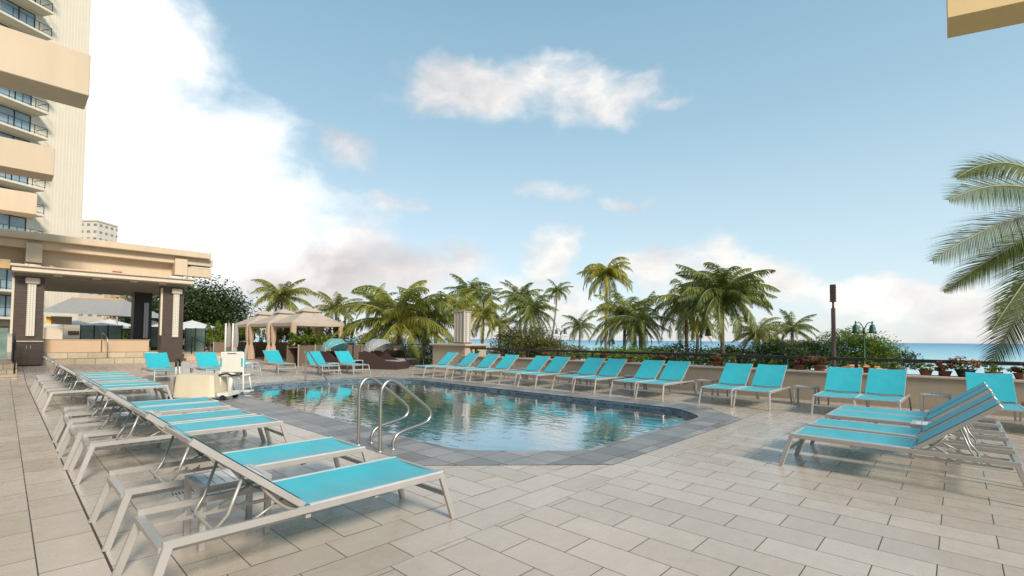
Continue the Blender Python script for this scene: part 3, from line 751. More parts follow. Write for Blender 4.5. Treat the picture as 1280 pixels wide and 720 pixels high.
# ------------------------------------------------------------------ pool lift
pl = thing('pool_lift', (3.18, 12.85, 0), 'wheeled pool lift with beige fabric cover and folded white seat at the pool edge', 'pool lift', rz=R(-42))
def cov(u, v):
    a = u*2*math.pi; sup = lambda c: math.copysign(abs(c)**0.22, c)
    k = 1.0 - 0.10*v
    return (0.46*sup(math.cos(a))*k + 0.01*math.sin(9*a), 0.36*sup(math.sin(a))*k, 0.08 + 0.50*v + 0.012*math.sin(3*a)*v)
b = MB(); b.grid(cov, 48, 8)
b.add([cov(u/24, 1) for u in range(24)], [list(range(24))]); b.build('cover', 'liftb', pl)
b = MB(); b.box((-0.56, -0.27, 0.07), (-0.475, 0.27, 0.54)); b.build('end_panel', 'framed', pl, bevel=0.02)
b = MB(); b.tube([(-0.50, -0.13, 0.5), (-0.50, -0.13, 0.8)], 0.014, 8); b.tube([(-0.50, 0.0, 0.5), (-0.50, 0.0, 0.8)], 0.014, 8); b.build('push_post', 'liftw', pl)
b = MB(); b.tube([(-0.50, -0.13, 0.76)] + [(-0.50, -0.065 - 0.065*math.cos(a*math.pi/8), 0.86 + 0.065*math.sin(a*math.pi/8)) for a in range(9)] + [(-0.50, 0.0, 0.76)], 0.024, 8); b.build('handle_grip', 'plastic', pl)
for x, y in ((-0.48, -0.3), (-0.48, 0.3), (0.62, -0.28), (0.62, 0.28)):
    b = MB(); b.tube([(x, y-.025, 0.065), (x, y+.025, 0.065)], 0.065, 14); b.build('wheel', 'plastic', pl)
b = MB(); b.box((0.50, -0.3, 0.10), (0.74, 0.3, 0.17)); b.tube([(0.62, 0, 0.15), (0.66, 0, 0.62)], 0.05, 10); b.bar((0.66, 0, 0.6), (0.86, 0, 0.5), 0.07, 0.07); b.build('mast', 'liftw', pl)
RS = Matrix.Translation((0.68, -0.06, 0)) @ Matrix.Rotation(R(88), 4, 'Z')
def sb(name, mat, mb, par=None, bv=0.0):
    mb.v = [tuple(RS @ Vector(v)) for v in mb.v]; return mb.build(name, mat, par or pl, bevel=bv)
b = MB(); b.box((0.0, -0.27, 0.62), (0.05, 0.27, 1.10)); bs = sb('seat_back', 'liftw', b, None, 0.022)
for s in (-1, 1):
    b = MB(); b.box((-0.006, s*.235-.018, 0.76), (0.056, s*.235+.018, 0.96)); sb('grip_slot', 'turq', b, bs)
b = MB(); b.box((-0.004, -0.1, 1.055), (0.054, 0.1, 1.075)); sb('hand_slot', 'brown', b, bs)
b = MB(); b.box((0.05, -0.25, 0.52), (0.44, 0.25, 0.57)); sb('seat', 'liftw', b, None, 0.02)
b = MB(); b.tube([(0.08, -0.22, 0.595), (0.18, -.1, 0.62), (0.22, 0.0, 0.60), (0.36, 0.2, 0.60)], 0.026, 6); sb('belt', 'plastic', b)
b = MB(); b.tube([(-0.03, 0.26, 0.565), (-0.04, 0.1, 0.60), (-0.03, -.05, 0.56), (-0.03, -.25, 0.58)], 0.022, 6); sb('belt', 'plastic', b)
for s in (-1, 1):
    b = MB(); b.tube([(0.05, s*.30, 0.84), (0.28, s*.30, 0.83), (0.34, s*.30, 0.78), (0.34, s*.30, 0.56)], 0.018, 8); sb('armrest', 'liftw', b)
    b = MB(); b.tube([(0.40, s*.21, 0.54), (0.48, s*.21, 0.30), (0.56, s*.21, 0.16)], 0.018, 8); sb('footrest_arm', 'liftw', b)
    b = MB(); b.tube([(0.02, s*.26, 0.66), (0.04, s*.26, 0.20), (0.14, s*.24, 0.12), (0.38, s*.24, 0.12)], 0.018, 8); sb('side_tube', 'liftw', b)
b = MB(); b.box((0.36, -0.24, 0.13), (0.62, 0.24, 0.16)); sb('footrest', 'liftw', b, None, 0.01)

# ------------------------------------------------------------------ grab rails + far handrail
def smooth_path(pts, k=8):
    out = []; P = [Vector(p) for p in pts]; P = [P[0]*2-P[1]] + P + [P[-1]*2-P[-2]]
    for i in range(1, len(P)-2):
        for j in range(k):
            t = j/k; a, b_, c_, d_ = P[i-1], P[i], P[i+1], P[i+2]
            out.append(0.5*((2*b_) + (c_-a)*t + (2*a-5*b_+4*c_-d_)*t*t + (3*b_-a-3*c_+d_)*t**3))
    out.append(P[-2]); return out
for y, lb in ((5.97, 'curved stainless steel grab rail at the pool edge, farther one of the two'), (5.43, 'curved stainless steel grab rail at the pool edge, nearer one of the two')):
    g = thing('grab_rail', (3.34, y, 0), lb, 'grab rail', 'pair of grab rails at the pool edge')
    b = MB(); b.tube(smooth_path([(0, 0, 0.0), (0, 0, 0.4), (0.0, 0, 0.70), (0.03, 0, 0.82), (0.12, 0, 0.895), (0.24, 0, 0.865), (0.45, 0, 0.71), (0.72, 0, 0.50), (0.80, 0, 0.40), (0.76, 0, 0.31), (0.64, 0, 0.265), (0.40, 0, 0.225), (0.26, 0, 0.18), (0.20, 0, 0.09), (0.195, 0, 0.0)]), 0.0225, 14); b.build('tube', 'steel', g)
    for x in (0, 0.195):
        b = MB(); b.lathe([(0.0, 0.022), (0.03, 0.022), (0.05, 0.012), (0.052, 0.004)], (x, 0, 0), 20); b.build('flange', 'steel', g)
g = thing('pool_handrail', (6.9, 15.85, 0), 'slanted stainless handrail over the far pool entry steps', 'handrail')
b = MB(); b.tube(smooth_path([(0, 0, 0), (0, 0, 0.8), (0, -0.03, 0.98), (0, -0.14, 1.02), (0, -0.3, 0.93), (0, -1.2, 0.36), (0, -1.62, 0.08), (0, -1.68, -0.1), (0, -1.68, -0.9)]), 0.025, 10); b.build('tube', 'steel', g)
b = MB(); b.lathe([(0.0, 0.024), (0.03, 0.024), (0.055, 0.006)], (0, 0, 0), 16); b.build('flange', 'steel', g)

dr = MB(); dr.box((-0.19, -0.055, 0.0), (0.19, -0.045, 0.006)); dr.box((-0.19, 0.045, 0.0), (0.19, 0.055, 0.006))
for k in range(15): dr.box((-0.19 + k*0.0265, -0.045, 0.0), (-0.178 + k*0.0265, 0.045, 0.006))
dg = thing('floor_drain', (1.27, 5.26, 0.001), 'rectangular slotted floor drain behind the second lounger of the left row', 'drain')
dr.build('grate', 'drain', dg); b = MB(); b.box((-0.188, -0.044, 0.0005), (0.188, 0.044, 0.002)); b.build('recess', 'plastic', dg)

# ------------------------------------------------------------------ bar pavilion (facade on Y = 26)
YF = 26.0
# gentle ramp up to the pavilion
b = MB()
b.add([(0.35, 20.2, 0.004), (6.0, 20.2, 0.004), (6.0, 25.4, 0.29), (0.35, 25.4, 0.29), (0.35, 45, 0.29), (6.0, 45, 0.29), (0.35, 20.2, -0.2), (6.0, 20.2, -0.2), (6.0, 45, -0.2), (0.35, 45, -0.2)],
      [(0,1,2,3), (3,2,5,4), (6,7,1,0), (7,8,5,2,1), (9,6,0,3,4)])
tag(b.build('ramp', 'floor'), kind='structure')
pv = thing('bar_pavilion', (0, YF, 0), 'open poolside bar pavilion with cream concrete roof beams and brown columns', 'pavilion')
def pbox(name, mat, a, c_, par=pv, bv=0.0):
    b = MB(); b.box((a[0], a[1]-YF, a[2]), (c_[0], c_[1]-YF, c_[2])); return b.build(name, mat, par, bevel=bv)
pbox('roof_slab', 'cream', (-8, 25.7, 5.12), (6.6, 34, 5.40), bv=0.02)
pbox('roof_beam', 'cream', (-8, 26.0, 4.80), (6.75, 26.6, 5.118), bv=0.01)
pbox('roof_beam', 'cream', (5.6, 26.15, 4.28), (6.72, 26.55, 4.72), bv=0.01)
for x0, x1 in ((0.47, 0.92), (5.2, 5.68)): pbox('bracket', 'cream', (x0, 25.82, 4.25), (x1, 26.5, 5.0), bv=0.01)
pbox('fascia_panel', 'cream', (0.92, 26.45, 3.98), (5.2, 26.55, 4.80))
pbox('fascia_panel', 'cream', (-8, 26.62, 4.25), (0.47, 26.7, 4.80))
pbox('cross_beam', 'yellow', (-8, 25.9, 3.95), (0.08, 26.3, 4.28))
pbox('canopy', 'cream2', (0.12, 25.3, 3.83), (5.85, 27.4, 4.0), bv=0.01)
pbox('canopy_lip', 'cream', (0.08, 25.22, 4.002), (5.9, 27.45, 4.06), bv=0.01)
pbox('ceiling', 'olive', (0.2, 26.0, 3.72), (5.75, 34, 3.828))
for x in (1.25, 2.4, 3.6, 4.6): 
    pbox('downlight', 'cream2', (x, 25.6, 3.76), (x+.26, 25.8, 3.828))
for x in (1.15, 2.5, 4.0, 5.0): pbox('floodlight', 'cream2', (x, 25.9, 4.062), (x+.1, 26.0, 4.19))
pbox('red_sign', 'signr', (3.1, 26.40, 4.12), (3.42, 26.445, 4.24))
def column(x0, x1, y0, y1, z0, z1, wood='wood', px0=None, px1=None, pz0=1.55, pz1=3.35, panel='perfw', capz=0.24, trim=True, par=pv):
    c_ = pbox('column', wood, (x0, y0, z0), (x1, y1, z1), par)
    def sub(name, mat, a, d_, bv=0.0):
        b = MB(); b.box((a[0], a[1]-YF, a[2]), (d_[0], d_[1]-YF, d_[2])); return b.build(name, mat, c_, bevel=bv)
    if px0 is not None:
        sub('light_panel', panel, (px0, y0-.09, pz0), (px1, y0-.003, pz1), 0.006)
        if capz: sub('panel_cap', 'cream2', (px0-.07, y0-.16, pz1+.003), (px1+.1, y0-.003, pz1+capz), 0.04)
    if trim: sub('trim', 'cream2', (x0-.07, y0+.02, 1.5), (x0-.003, y0+.2, z1-.1))
    return c_
column(0.22, 1.03, 26.0, 26.8, 0.29, 3.72, px0=0.56, px1=0.80, pz0=1.42, pz1=3.42)
column(4.83, 5.62, 26.0, 26.8, 0.29, 3.72, px0=5.2, px1=5.43, pz0=1.42, pz1=3.38)
column(4.55, 5.3, 31.0, 31.8, 0.9, 3.72, wood='dark', px0=4.95, px1=5.15, pz0=1.35, pz1=3.2, panel='perfg', capz=0, trim=False)
# steps and low wall behind
pbox('step', 'step', (1.034, 26.05, 0.0), (4.826, 26.55, 0.525), bv=0.004)
pbox('step', 'step', (1.034, 26.553, 0.0), (4.826, 27.0, 0.76), bv=0.004)
pbox('low_wall', 'pink', (1.034, 27.003, 0.0), (4.55, 27.25, 1.27))
pbox('wall_top', 'taupe', (1.02, 26.98, 1.273), (4.6, 27.3, 1.30))
hr = thing('stair_handrail', (3.0, 26.1, 0.3), 'thin steel handrail on the stone steps inside the bar pavilion', 'handrail')
b = MB(); b.tube([(0, 0, 0), (0, 0, 0.95), (-0.05, 0.1, 1.15), (-0.1, 0.9, 1.3), (-0.1, 0.9, 0.3)], 0.02, 8); b.build('tube', 'steel', hr)
cb = thing('bar_cabinet', (0.62, 25.7, 0.29), 'dark two-door cabinet with pale top against the left pavilion column', 'cabinet')
b = MB(); b.box((-0.36, -0.26, 0.03), (0.40, 0.26, 0.92)); b.build('carcass', 'wood', cb, bevel=0.005)
b = MB(); b.box((-0.38, -0.29, 0.92), (0.42, 0.28, 0.95)); b.build('top', 'cream2', cb)
for s in (0, 1):
    b = MB(); b.box((-0.35 + s*.375, -0.285, 0.06), (0.01 + s*.375, -0.262, 0.9)); dd = b.build('door', 'wood', cb)
    b = MB(); b.box((-0.04 + s*.1, -0.31, 0.66), (-0.02 + s*.1, -0.287, 0.78)); b.build('handle', 'steel', dd)
# left stairs
b = MB()
for k in range(3): b.box((-3.5, 22.9 + k*.4, 0.0), (0.346, 23.3 + k*.4 if k < 2 else 27, 0.15*(k+1)))
tag(b.build('side_stairs', 'step'), 'short flight of stone steps at the left edge beside the cabinet', 'steps')
hr = thing('stair_handrail', (0.28, 23.3, 0.0), 'black metal handrail at the left edge steps', 'handrail')
b = MB(); b.tube([(0, 0, 0), (0, 0, 1.15), (-0.02, 1.4, 1.5), (-0.02, 1.4, 0.4)], 0.025, 8); b.build('tube', 'black', hr)
ps = thing('fence_screen', (-1.6, 27.5, 0.45), 'frosted green glass screen at the left edge behind the steps', 'screen')
b = MB(); b.box((-2, 0, 0.1), (1.7, 0.03, 1.3)); b.build('pane', 'frost', ps)
b = MB(); b.box((-2, -0.03, 1.3), (1.75, 0.05, 1.36)); b.build('top_rail', 'black', ps)
# steps right of the pavilion
rs = MB()
for k in range(3): rs.box((6.03, 26.6 + k*.45, 0.0), (8.0, 27.05 + k*.45 if k < 2 else 34, 0.2*(k+1)))
tag(rs.build('stone_steps', 'step'), 'stone steps right of the bar pavilion behind the far loungers', 'steps')
hr = thing('stair_handrail', (6.4, 26.3, 0.0), 'black metal handrail on the steps right of the bar pavilion', 'handrail')
b = MB(); b.tube([(0.5, 0, 0), (0.5, 0, 0.95), (-0.02, 1.4, 1.45), (-0.02, 1.4, 0.6)], 0.025, 8); b.build('tube', 'black', hr)
# frosted screens behind
def screen(px0, px1, py, D, h, lb, n=1):
    a_, c_ = at(px0, py, D), at(px1, py, D); t = thing('glass_screen', (a_.x, a_.y, a_.z), lb, 'screen', 'frosted glass screens behind the pavilion')
    v = c_ - a_; v.z = 0
    for k in range(n):
        p, q = v*(k/n) + v.normalized()*.04, v*((k+1)/n) - v.normalized()*.04
        b = MB(); b.bar(p + Vector((0,0,h/2)), q + Vector((0,0,h/2)), 0.02, h-.05); b.build('pane', 'frost', t)
    for k in range(n+1):
        b = MB(); b.bar(v*(k/n), v*(k/n) + Vector((0,0,h)), 0.05, 0.05); b.build('post', 'black', t)
screen(100, 152, 429, 27, 1.05, 'green frosted glass screen seen through the pavilion, left of the black column', 3)
screen(176, 200, 434, 27, 1.2, 'green frosted glass screen seen through the pavilion, right of the black column', 2)
screen(231, 256, 441, 27.5, 1.45, 'green frosted glass screen just right of the pavilion, under a white umbrella', 2)
# bar tent seen through the pavilion
tt = thing('bar_tent', at(98, 425, 30), 'grey gabled canopy of the bar seen between the pavilion columns', 'tent')
e1 = rt0
def TP(u, v, z): return rt0*u + fw0*v + Vector((0, 0, z))
b = MB(); b.add([TP(-2.6, 0, 1.75), TP(2.6, 0, 1.55), TP(1.0, 2.2, 2.75), TP(-2.6, 2.2, 2.85), TP(2.6, 4.4, 1.55), TP(-2.6, 4.4, 1.75)], [(0,1,2,3), (3,2,4,5), (1,4,2)]); b.build('roof', 'grey', tt)
b = MB(); b.bar(TP(-2.6, 2.2, 2.87), TP(1.0, 2.2, 2.77), 0.06, 0.05); b.build('ridge_trim', 'orangefab', tt)
for u in (-2.4, 2.3):
    b = MB(); b.tube([TP(u, 0.1, -0.4), TP(u, 0.1, 1.6)], 0.05, 8); b.build('post', 'frame', tt)
kk = thing('bar_kiosk', at(91, 426, 29), 'beige bar counter block with dark labels seen through the pavilion', 'counter')
b = MB(); b.box((-0.45, -0.3, 0), (0.45, 0.3, 0.95)); b.build('body', 'cream2', kk); b = MB(); b.box((-0.25, -0.32, 0.35), (0.25, -0.302, 0.6)); b.build('panel', 'brown', kk)
kk = thing('bar_back_wall', at(68, 424, 31), 'beige bar back wall with orange menu screen between the pavilion columns', 'wall')
b = MB(); b.box((-1.0, 0, -0.6), (0.8, 0.2, 0.75)); b.build('wall_panel', 'cream2', kk)
b = MB(); b.box((-0.45, -0.3, 1.05), (-0.2, -0.25, 1.45)); b.build('menu_screen', 'orangefab', kk)
b = MB(); b.box((-0.2, -0.1, 0.98), (0.8, 0.1, 1.5)); b.build('dark_opening', 'taupe', kk)
# parasols
def parasol(px, py, D, r, lb):
    q = at(px, py, D); t = thing('parasol', (q.x, q.y, q.z-1.6), lb, 'parasol', 'white square parasols beyond the pavilion')
    b = MB(); n = 8
    vs = [(0, 0, 2.15)] + [(r*math.cos(k*2*math.pi/n+.3), r*math.sin(k*2*math.pi/n+.3), 1.62) for k in range(n)] + [(r*math.cos(k*2*math.pi/n+.3), r*math.sin(k*2*math.pi/n+.3), 1.48) for k in range(n)]
    b.add(vs, [(0, 1+k, 1+(k+1) % n) for k in range(n)] + [(1+k, 1+n+k, 1+n+(k+1) % n, 1+(k+1) % n) for k in range(n)]); b.build('canopy', 'white', t)
    b = MB(); b.tube([(0, 0, -0.6), (0, 0, 2.2)], 0.03, 8); b.build('pole', 'frame', t)
parasol(88, 407, 34, 1.5, 'white parasol beside the bar counter, leftmost of those seen through the pavilion')
parasol(137, 408, 36, 1.9, 'broad white parasol left of the black column inside the pavilion')
parasol(188, 409, 34, 1.3, 'white parasol just right of the black column inside the pavilion')
parasol(240, 410, 34, 1.75, 'white parasol right of the pavilion in front of the dark tree')
# dark blue folded loungers behind the steps
for k, (px, D) in enumerate(((244, 31.0), (254, 32.0))):
    q = at(px, 452, D); o = copy_tree(lo); o.location = (q.x, q.y, 0.62); o.rotation_euler.z = R(140)
    o['label'] = ('lounger on the upper level behind the far steps, left one', 'lounger on the upper level behind the far steps, right one')[k]; o['group'] = 'loungers on the upper level'

# ------------------------------------------------------------------ overhead hotel beams
for Y0, lb in ((14.0, 'largest cream overhead concrete beam at the upper left'), (21.9, 'middle cream overhead concrete beam at the left'), (29.6, 'smallest and lowest cream overhead beam at the left, above the pavilion roof')):
    b = MB(); b.box((-9.2, 0, 0), (1.13 - (Y0-14)*.02, 0.95, 0.93)); o = b.build('overhead_beam', 'cream', bevel=0.012, loc=(0, Y0, 6.78)); tag(o, lb, 'beam', 'cream beams projecting from the hotel')
q0 = at(1185, 22, 7.75); q1 = at(1184, 46, 8.28); zb = q0.z
e_ = Vector((0.31, -0.95, 0)).normalized()
vs = []
for z in (zb, zb + 1.0):
    for p in (q0, q1, q1 + e_*9, q0 + e_*9): vs.append((p.x, p.y, z))
b = MB(); b.add(vs, [(3,2,1,0), (4,5,6,7), (0,1,5,4), (1,2,6,5), (2,3,7,6), (3,0,4,7)])
tag(b.build('overhead_beam', 'yellow'), 'sunlit concrete overhead beam end at the top right corner', 'beam')
b = MB(); b.box((-10.5, -10, 0), (-9.2, 34, 9)); tag(b.build('hotel_wing', 'cream2'), 'cream hotel wing wall outside the left edge that carries the overhead beams', 'building')

# ------------------------------------------------------------------ hotel tower with balconies
tw = thing('hotel_tower', at(97, 420, 55).to_tuple()[:2] + (-6.2,), 'tall cream hotel tower with curved balconies at the upper left', 'building')
az = R(29.6 + 180)
tw.rotation_euler.z = az     # local +x runs from the right edge towards the left/near side
b = MB(); b.box((0, -22, 0), (14, 0, 70)); b.build('wall', 'tower', tw)
b = MB()
for k in range(14):
    x = 0.15 + k*0.32; b.box((x, 0.002, 4), (x+.16, 0.02, 70))
b.build('ribs', 'tower', tw)
zt0 = 1.45 + (419-244)/F*52 + 6.2
for k in range(-5, 11):
    z = zt0 + k*2.75
    b = MB(); b.box((4.7, 0.002, z), (60, 1.7, z+.22)); sl = b.build('balcony', 'tower', tw, bevel=0.02)
    b = MB()
    b.box((4.75, 1.60, z+1.15), (60, 1.65, z+1.2)); b.box((4.75, 1.60, z+.35), (60, 1.65, z+.39)); b.box((4.75, 0.05, z+1.15), (4.79, 1.60, z+1.2))
    for j in range(40): b.box((4.75 + j*1.1, 1.605, z+.22), (4.80 + j*1.1, 1.645, z+1.15))
    b.build('balcony_rail', 'black', sl)
    b = MB(); b.box((5.4, 0.003, z+.24), (8.2, 0.02, z+2.45)); b.build('window', 'towerg', tw)
    b = MB(); b.box((5.3, 0.003, z+2.45), (8.3, 0.05, z+2.55)); b.box((6.65, 0.02, z+.24), (6.75, 0.05, z+2.45)); b.box((5.3, 0.003, z+.24), (5.4, 0.05, z+2.45)); b.build('window_frame', 'black', tw)
b = MB(); b.box((14, -22, 0), (60, 0, 70)); b.build('wall', 'tower', tw)

def block(px0, px1, ptop, D, mat, lb, pbase=430, depth=14, name='apartment_block'):
    a_, c_ = at(px0, 424, D), at(px1, 424, D); top = at(px0, ptop, D).z
    v = (c_ - a_); v.z = 0; t = thing(name, (a_.x, a_.y, -6.2), lb, 'building', 'distant buildings')
    t.rotation_euler.z = math.atan2(v.y, v.x)
    b = MB(); b.box((0, 0, 0), (v.length, depth, top + 6.2)); b.build('wall', mat, t)
    b = MB(); b.box((-.3, -.3, top + 6.2), (v.length+.3, depth, top + 6.9)); b.build('roof_edge', 'cream2', t)
    return t
block(70, 116, 275, 230, 'far1', 'distant pale high-rise with rows of windows right of the hotel tower', depth=12)
block(93, 122, 357, 160, 'far3', 'white and grey apartment block seen through the pavilion')
block(124, 147, 352, 150, 'far2', 'tan brick apartment block seen through the pavilion beside the white one')
block(56, 92, 354, 140, 'far1', 'cream low block seen above the grey bar canopy')

# ------------------------------------------------------------------ cabanas
def make_cabana():
    t = thing('cabana', (0, 0, 0), 'x', 'cabana')
    W = 2.85
    ze = 2.14; zf = 2.32
    def hip(z0, z1, a0, a1, sag):
        b = MB()
        def side(k):
            def fn(u, v):
                half = a0 + (a1 - a0)*v; x = (u - .5)*2*half; z = z0 + (z1-z0)*v - sag*math.sin(math.pi*v) - 0.03*math.sin(math.pi*u)*(1-v)
                p = Vector((x, -half, z)); p.rotate(Matrix.Rotation(k*math.pi/2, 3, 'Z')); return (p.x + W/2, p.y + W/2, p.z)
            return fn
        for k in range(4): b.grid(side(k), 12, 6)
        return b
    b = hip(zf, 2.98, W/2 + .12, 0.42, 0.03)
    def val_(k):
        def fn(u, v):
            half = W/2 + .12; p = Vector(((u-.5)*2*half, -half - 0.01*math.sin(u*40)*(1-v), ze + (zf-ze)*v - 0.03*math.sin(math.pi*u)))
            p.rotate(Matrix.Rotation(k*math.pi/2, 3, 'Z')); return (p.x + W/2, p.y + W/2, p.z)
        return fn
    for k in range(4): b.grid(val_(k), 24, 2)
    b.build('roof', 'tan', t)
    b = hip(3.03, 3.32, 0.62, 0.02, 0.01); b.build('vent_cap', 'tan', t)
    b = MB()
    for sx in (0, 1):
        for sy in (0, 1):
            b2 = MB(); b2.box((sx*W-.035, sy*W-.035, 0), (sx*W+.035, sy*W+.035, 2.3)); b2.build('post', 'brown', t)
            prof = [(0.20, 0.03), (0.19, 0.3), (0.16, 0.6), (0.105, 0.9), (0.07, 1.02), (0.105, 1.15), (0.135, 1.5), (0.145, 1.9), (0.15, 2.28)]
            ph = rnd.random()*6
            c_ = MB(); c_.lathe(prof, (sx*W, sy*W, 0), 40, lambda a, i: 1 + 0.16*math.sin(a*9 + ph + i*.25) + 0.06*math.sin(a*4 - ph)); cu = c_.build('curtain', 'tand', t)
            c_ = MB(); c_.lathe([(0.078, 0.985), (0.088, 1.02), (0.078, 1.055)], (sx*W, sy*W, 0), 16); c_.build('tie', 'tan', cu)
    return t
cbn = make_cabana()
place(cbn, False, (11.1, 27.2, 0), 0, 'nearest tan fabric cabana with tied curtains, rightmost of the three', 'tan cabanas')
place(cbn, True, (11.0, 30.5, 0), R(1), 'middle tan fabric cabana of the three', 'tan cabanas')
place(cbn, True, (10.9, 33.8, 0), R(-1), 'farthest tan fabric cabana, leftmost of the three, behind the pool lift', 'tan cabanas')
# white folded umbrella poles beside cabanas
for px, lb in ((281, 'closed white parasol pole at the left of the cabanas, left one'), (290, 'closed white parasol pole at the left of the cabanas, right one')):
    q = at(px, 452, 26); t = thing('closed_parasol', (q.x, q.y, 0), lb, 'parasol', 'closed parasols beside the cabanas')
    b = MB(); b.tube([(0, 0, 0), (0, 0, 2.2)], 0.045, 8); b.build('pole', 'liftw', t)
    b = MB(); b.lathe([(0.02, 2.25), (0.10, 1.9), (0.14, 1.2), (0.10, 0.9)], (0.18, 0.1, 0), 18, lambda a, i: 1 + .2*math.sin(6*a)); b.build('folded_canopy', 'grey', t)

# ------------------------------------------------------------------ foliage helpers
def leaf_cloud(b, c, rad, n, size, rr, flat=1.0, clumps=None, shell=0.55):
    """many small leaf quads spread through an uneven, clumpy volume"""
    K = clumps or max(6, int(n/180)); cs = []
    for k in range(K):
        while True:
            p = Vector((rr.uniform(-1,1), rr.uniform(-1,1), rr.uniform(-1,1)))
            if p.length < 1 and p.length > shell*.6: break
        cs.append((Vector((p.x*rad[0]*.78, p.y*rad[1]*.78, p.z*rad[2]*.78)), rr.uniform(.22, .42)))
    for i in range(n):
        cc, cr = cs[i % K]; p = Vector((rr.gauss(0,1), rr.gauss(0,1), rr.gauss(0,1))); p = p.normalized()*(rr.random()**.45)
        q = Vector(c) + cc + Vector((p.x*rad[0]*cr, p.y*rad[1]*cr, p.z*rad[2]*cr*flat))
        s = size*rr.uniform(.6, 1.3); u = Vector((rr.gauss(0,1), rr.gauss(0,1), rr.gauss(0,.6))).normalized(); w = u.cross(Vector((rr.gauss(0,.5), rr.gauss(0,.5), 1))).normalized()
        b.add([q-u*s*.5, q+w*s*.28, q+u*s*.5, q-w*s*.28], [(0,1,2,3)])

def shrub(px, py, D, rad, n, size, mat, lb, name='shrub', cat='bush', group=None, trunk=True, base=-6.2, loc=None):
    q = Vector(loc) if loc else at(px, py, D); rr = random.Random(int(px*7+py))
    t = thing(name, (q.x, q.y, base), lb, cat, group)
    b = MB(); leaf_cloud(b, (0, 0, q.z - base), rad, n, size, rr); b.build('foliage', mat, t)
    if trunk:
        b = MB(); hh = q.z - base
        b.tube([(0, 0, 0), (0.1, 0.05, hh*.5), (0, 0, hh)], [0.05+rad[0]*.05, 0.04+rad[0]*.035, 0.02], 8)
        for k in range(6):
            a = k*1.05 + rr.random(); b.tube([(0, 0, hh*.55), (math.cos(a)*rad[0]*.35, math.sin(a)*rad[1]*.35, hh*.8), (math.cos(a)*rad[0]*.6, math.sin(a)*rad[1]*.6, hh+rad[2]*.2)], [0.04+rad[0]*.02, 0.03, 0.01], 6)
        b.build('trunk', 'barkd', t)
    return t

def frond(bl, br, base, az, el0, L, droop, rr, n=30, lw=0.05, llen=0.235, side_hang=0.5, curl=0.0):
    """one palm frond: curved rachis with hanging leaflets on both sides"""
    p = Vector(base); seg = 14; ds = L/seg; pts = [p.copy()]; dirs = []
    a_ = az
    for i in range(seg):
        t = i/seg; el = el0 - droop*(t**1.25); a_ += curl/seg
        d = Vector((math.cos(a_)*math.cos(el), math.sin(a_)*math.cos(el), math.sin(el))); dirs.append(d); p = p + d*ds; pts.append(p.copy())
    dirs.append(dirs[-1])
    br.tube(pts, [0.028*(L/3)*(1-.9*i/seg) + .004 for i in range(seg+1)], 4, cap=False)
    for k in range(n):
        t = 0.10 + 0.90*(k+.5)/n; f = t*seg; i = min(int(f), seg-1); c = pts[i].lerp(pts[i+1], f-i); d = dirs[i]
        side = d.cross(Vector((0,0,1))); 
        if side.length < .05: side = Vector((math.sin(az), -math.cos(az), 0))
        side.normalize()
        ll = L*llen*(math.sin(math.pi*min(1, t*.86+.13))**.6)*rr.uniform(.85, 1.1)
        for s in (-1, 1):
            fwd = 0.45 + 0.75*t
            dv = (side*s + d*fwd + Vector((0,0,-side_hang*rr.uniform(.25, 1.5)))).normalized()
            dv2 = (dv + Vector((0,0,-side_hang*1.1))).normalized()
            w = d*lw*.5
            if rr.random() < .06: continue
            m_ = c + dv*ll*.5; e = m_ + dv2*ll*.5
            bl.add([c - w, c + w, m_ + w*.9, m_ - w*.9, e], [(0,1,2,3), (3,2,4)])

def palm(px, py, D, Rf, lb, mat='palm', nf=20, lean=(0, 0), group='coconut palms beyond the parapet', seed=0, droop=1.5, n=28, base=-6.2, tr=0.13, wind=0.0, lw=0.048, elmin=-25, side_hang=.85):
    """crown centre at pixel px,py and distance D; frond reach Rf metres"""
    q = at(px, py, D); rr = random.Random(seed*131 + int(px))
    t = thing('palm_tree', (q.x, q.y, base), lb, 'palm tree', group)
    hh = q.z - base
    b = MB(); pts = []; rs = []
    for k in range(12):
        s = k/11; pts.append((-lean[0]*(1-s)**1.6 + .08*math.sin(s*5+seed), -lean[1]*(1-s)**1.6, hh*s)); rs.append(tr*(1.25 - .45*s) + (0.10 if k == 0 else 0))
    b.tube(pts, rs, 10)
    if hh > 1:
        z = 0.3
        while z < hh - .2: 
            s = z/hh; i = min(int(s*11), 10); f = s*11-i; c = Vector(pts[i]).lerp(Vector(pts[i+1]), f); r = tr*(1.25-.45*s)*1.06
            b.tube([(c.x, c.y, c.z-.02), (c.x, c.y, c.z+.02)], r, 10, cap=False); z += 0.35
    b.build('trunk', 'bark', t)
    bl, br = MB(), MB()
    for k in range(nf):
        az = k*2.39996 + rr.uniform(-.25, .25); u = (k+.5)/nf
        el = R(82 - (82-elmin)*u**.85) + R(rr.uniform(-8, 8))
        L = Rf*(1.28 - .12*abs(u-.45))*rr.uniform(.86, 1.08)
        frond(bl, br, (0, 0, hh), az + wind*math.sin(az), el + R(rr.uniform(-9, 9)), L, droop*rr.uniform(.55, 1.4)*(1-.25*u), rr, curl=rr.uniform(-.8, .8), n=int(n*1.7), lw=lw*Rf/2.2, side_hang=side_hang)
    # coconut cluster / fibres at the crown base
    for k in range(7):
        a = k*.9; cc = Vector((math.cos(a)*.16, math.sin(a)*.16, hh-.18-.05*(k % 2))); r0 = .10
        br.lathe([(0.01, -r0), (r0*.8, -r0*.6), (r0, 0), (r0*.8, r0*.6), (0.01, r0)], cc, 8)
    cr = bl.build('crown', mat, t); br.build('rachis', 'rach', cr)
    return t

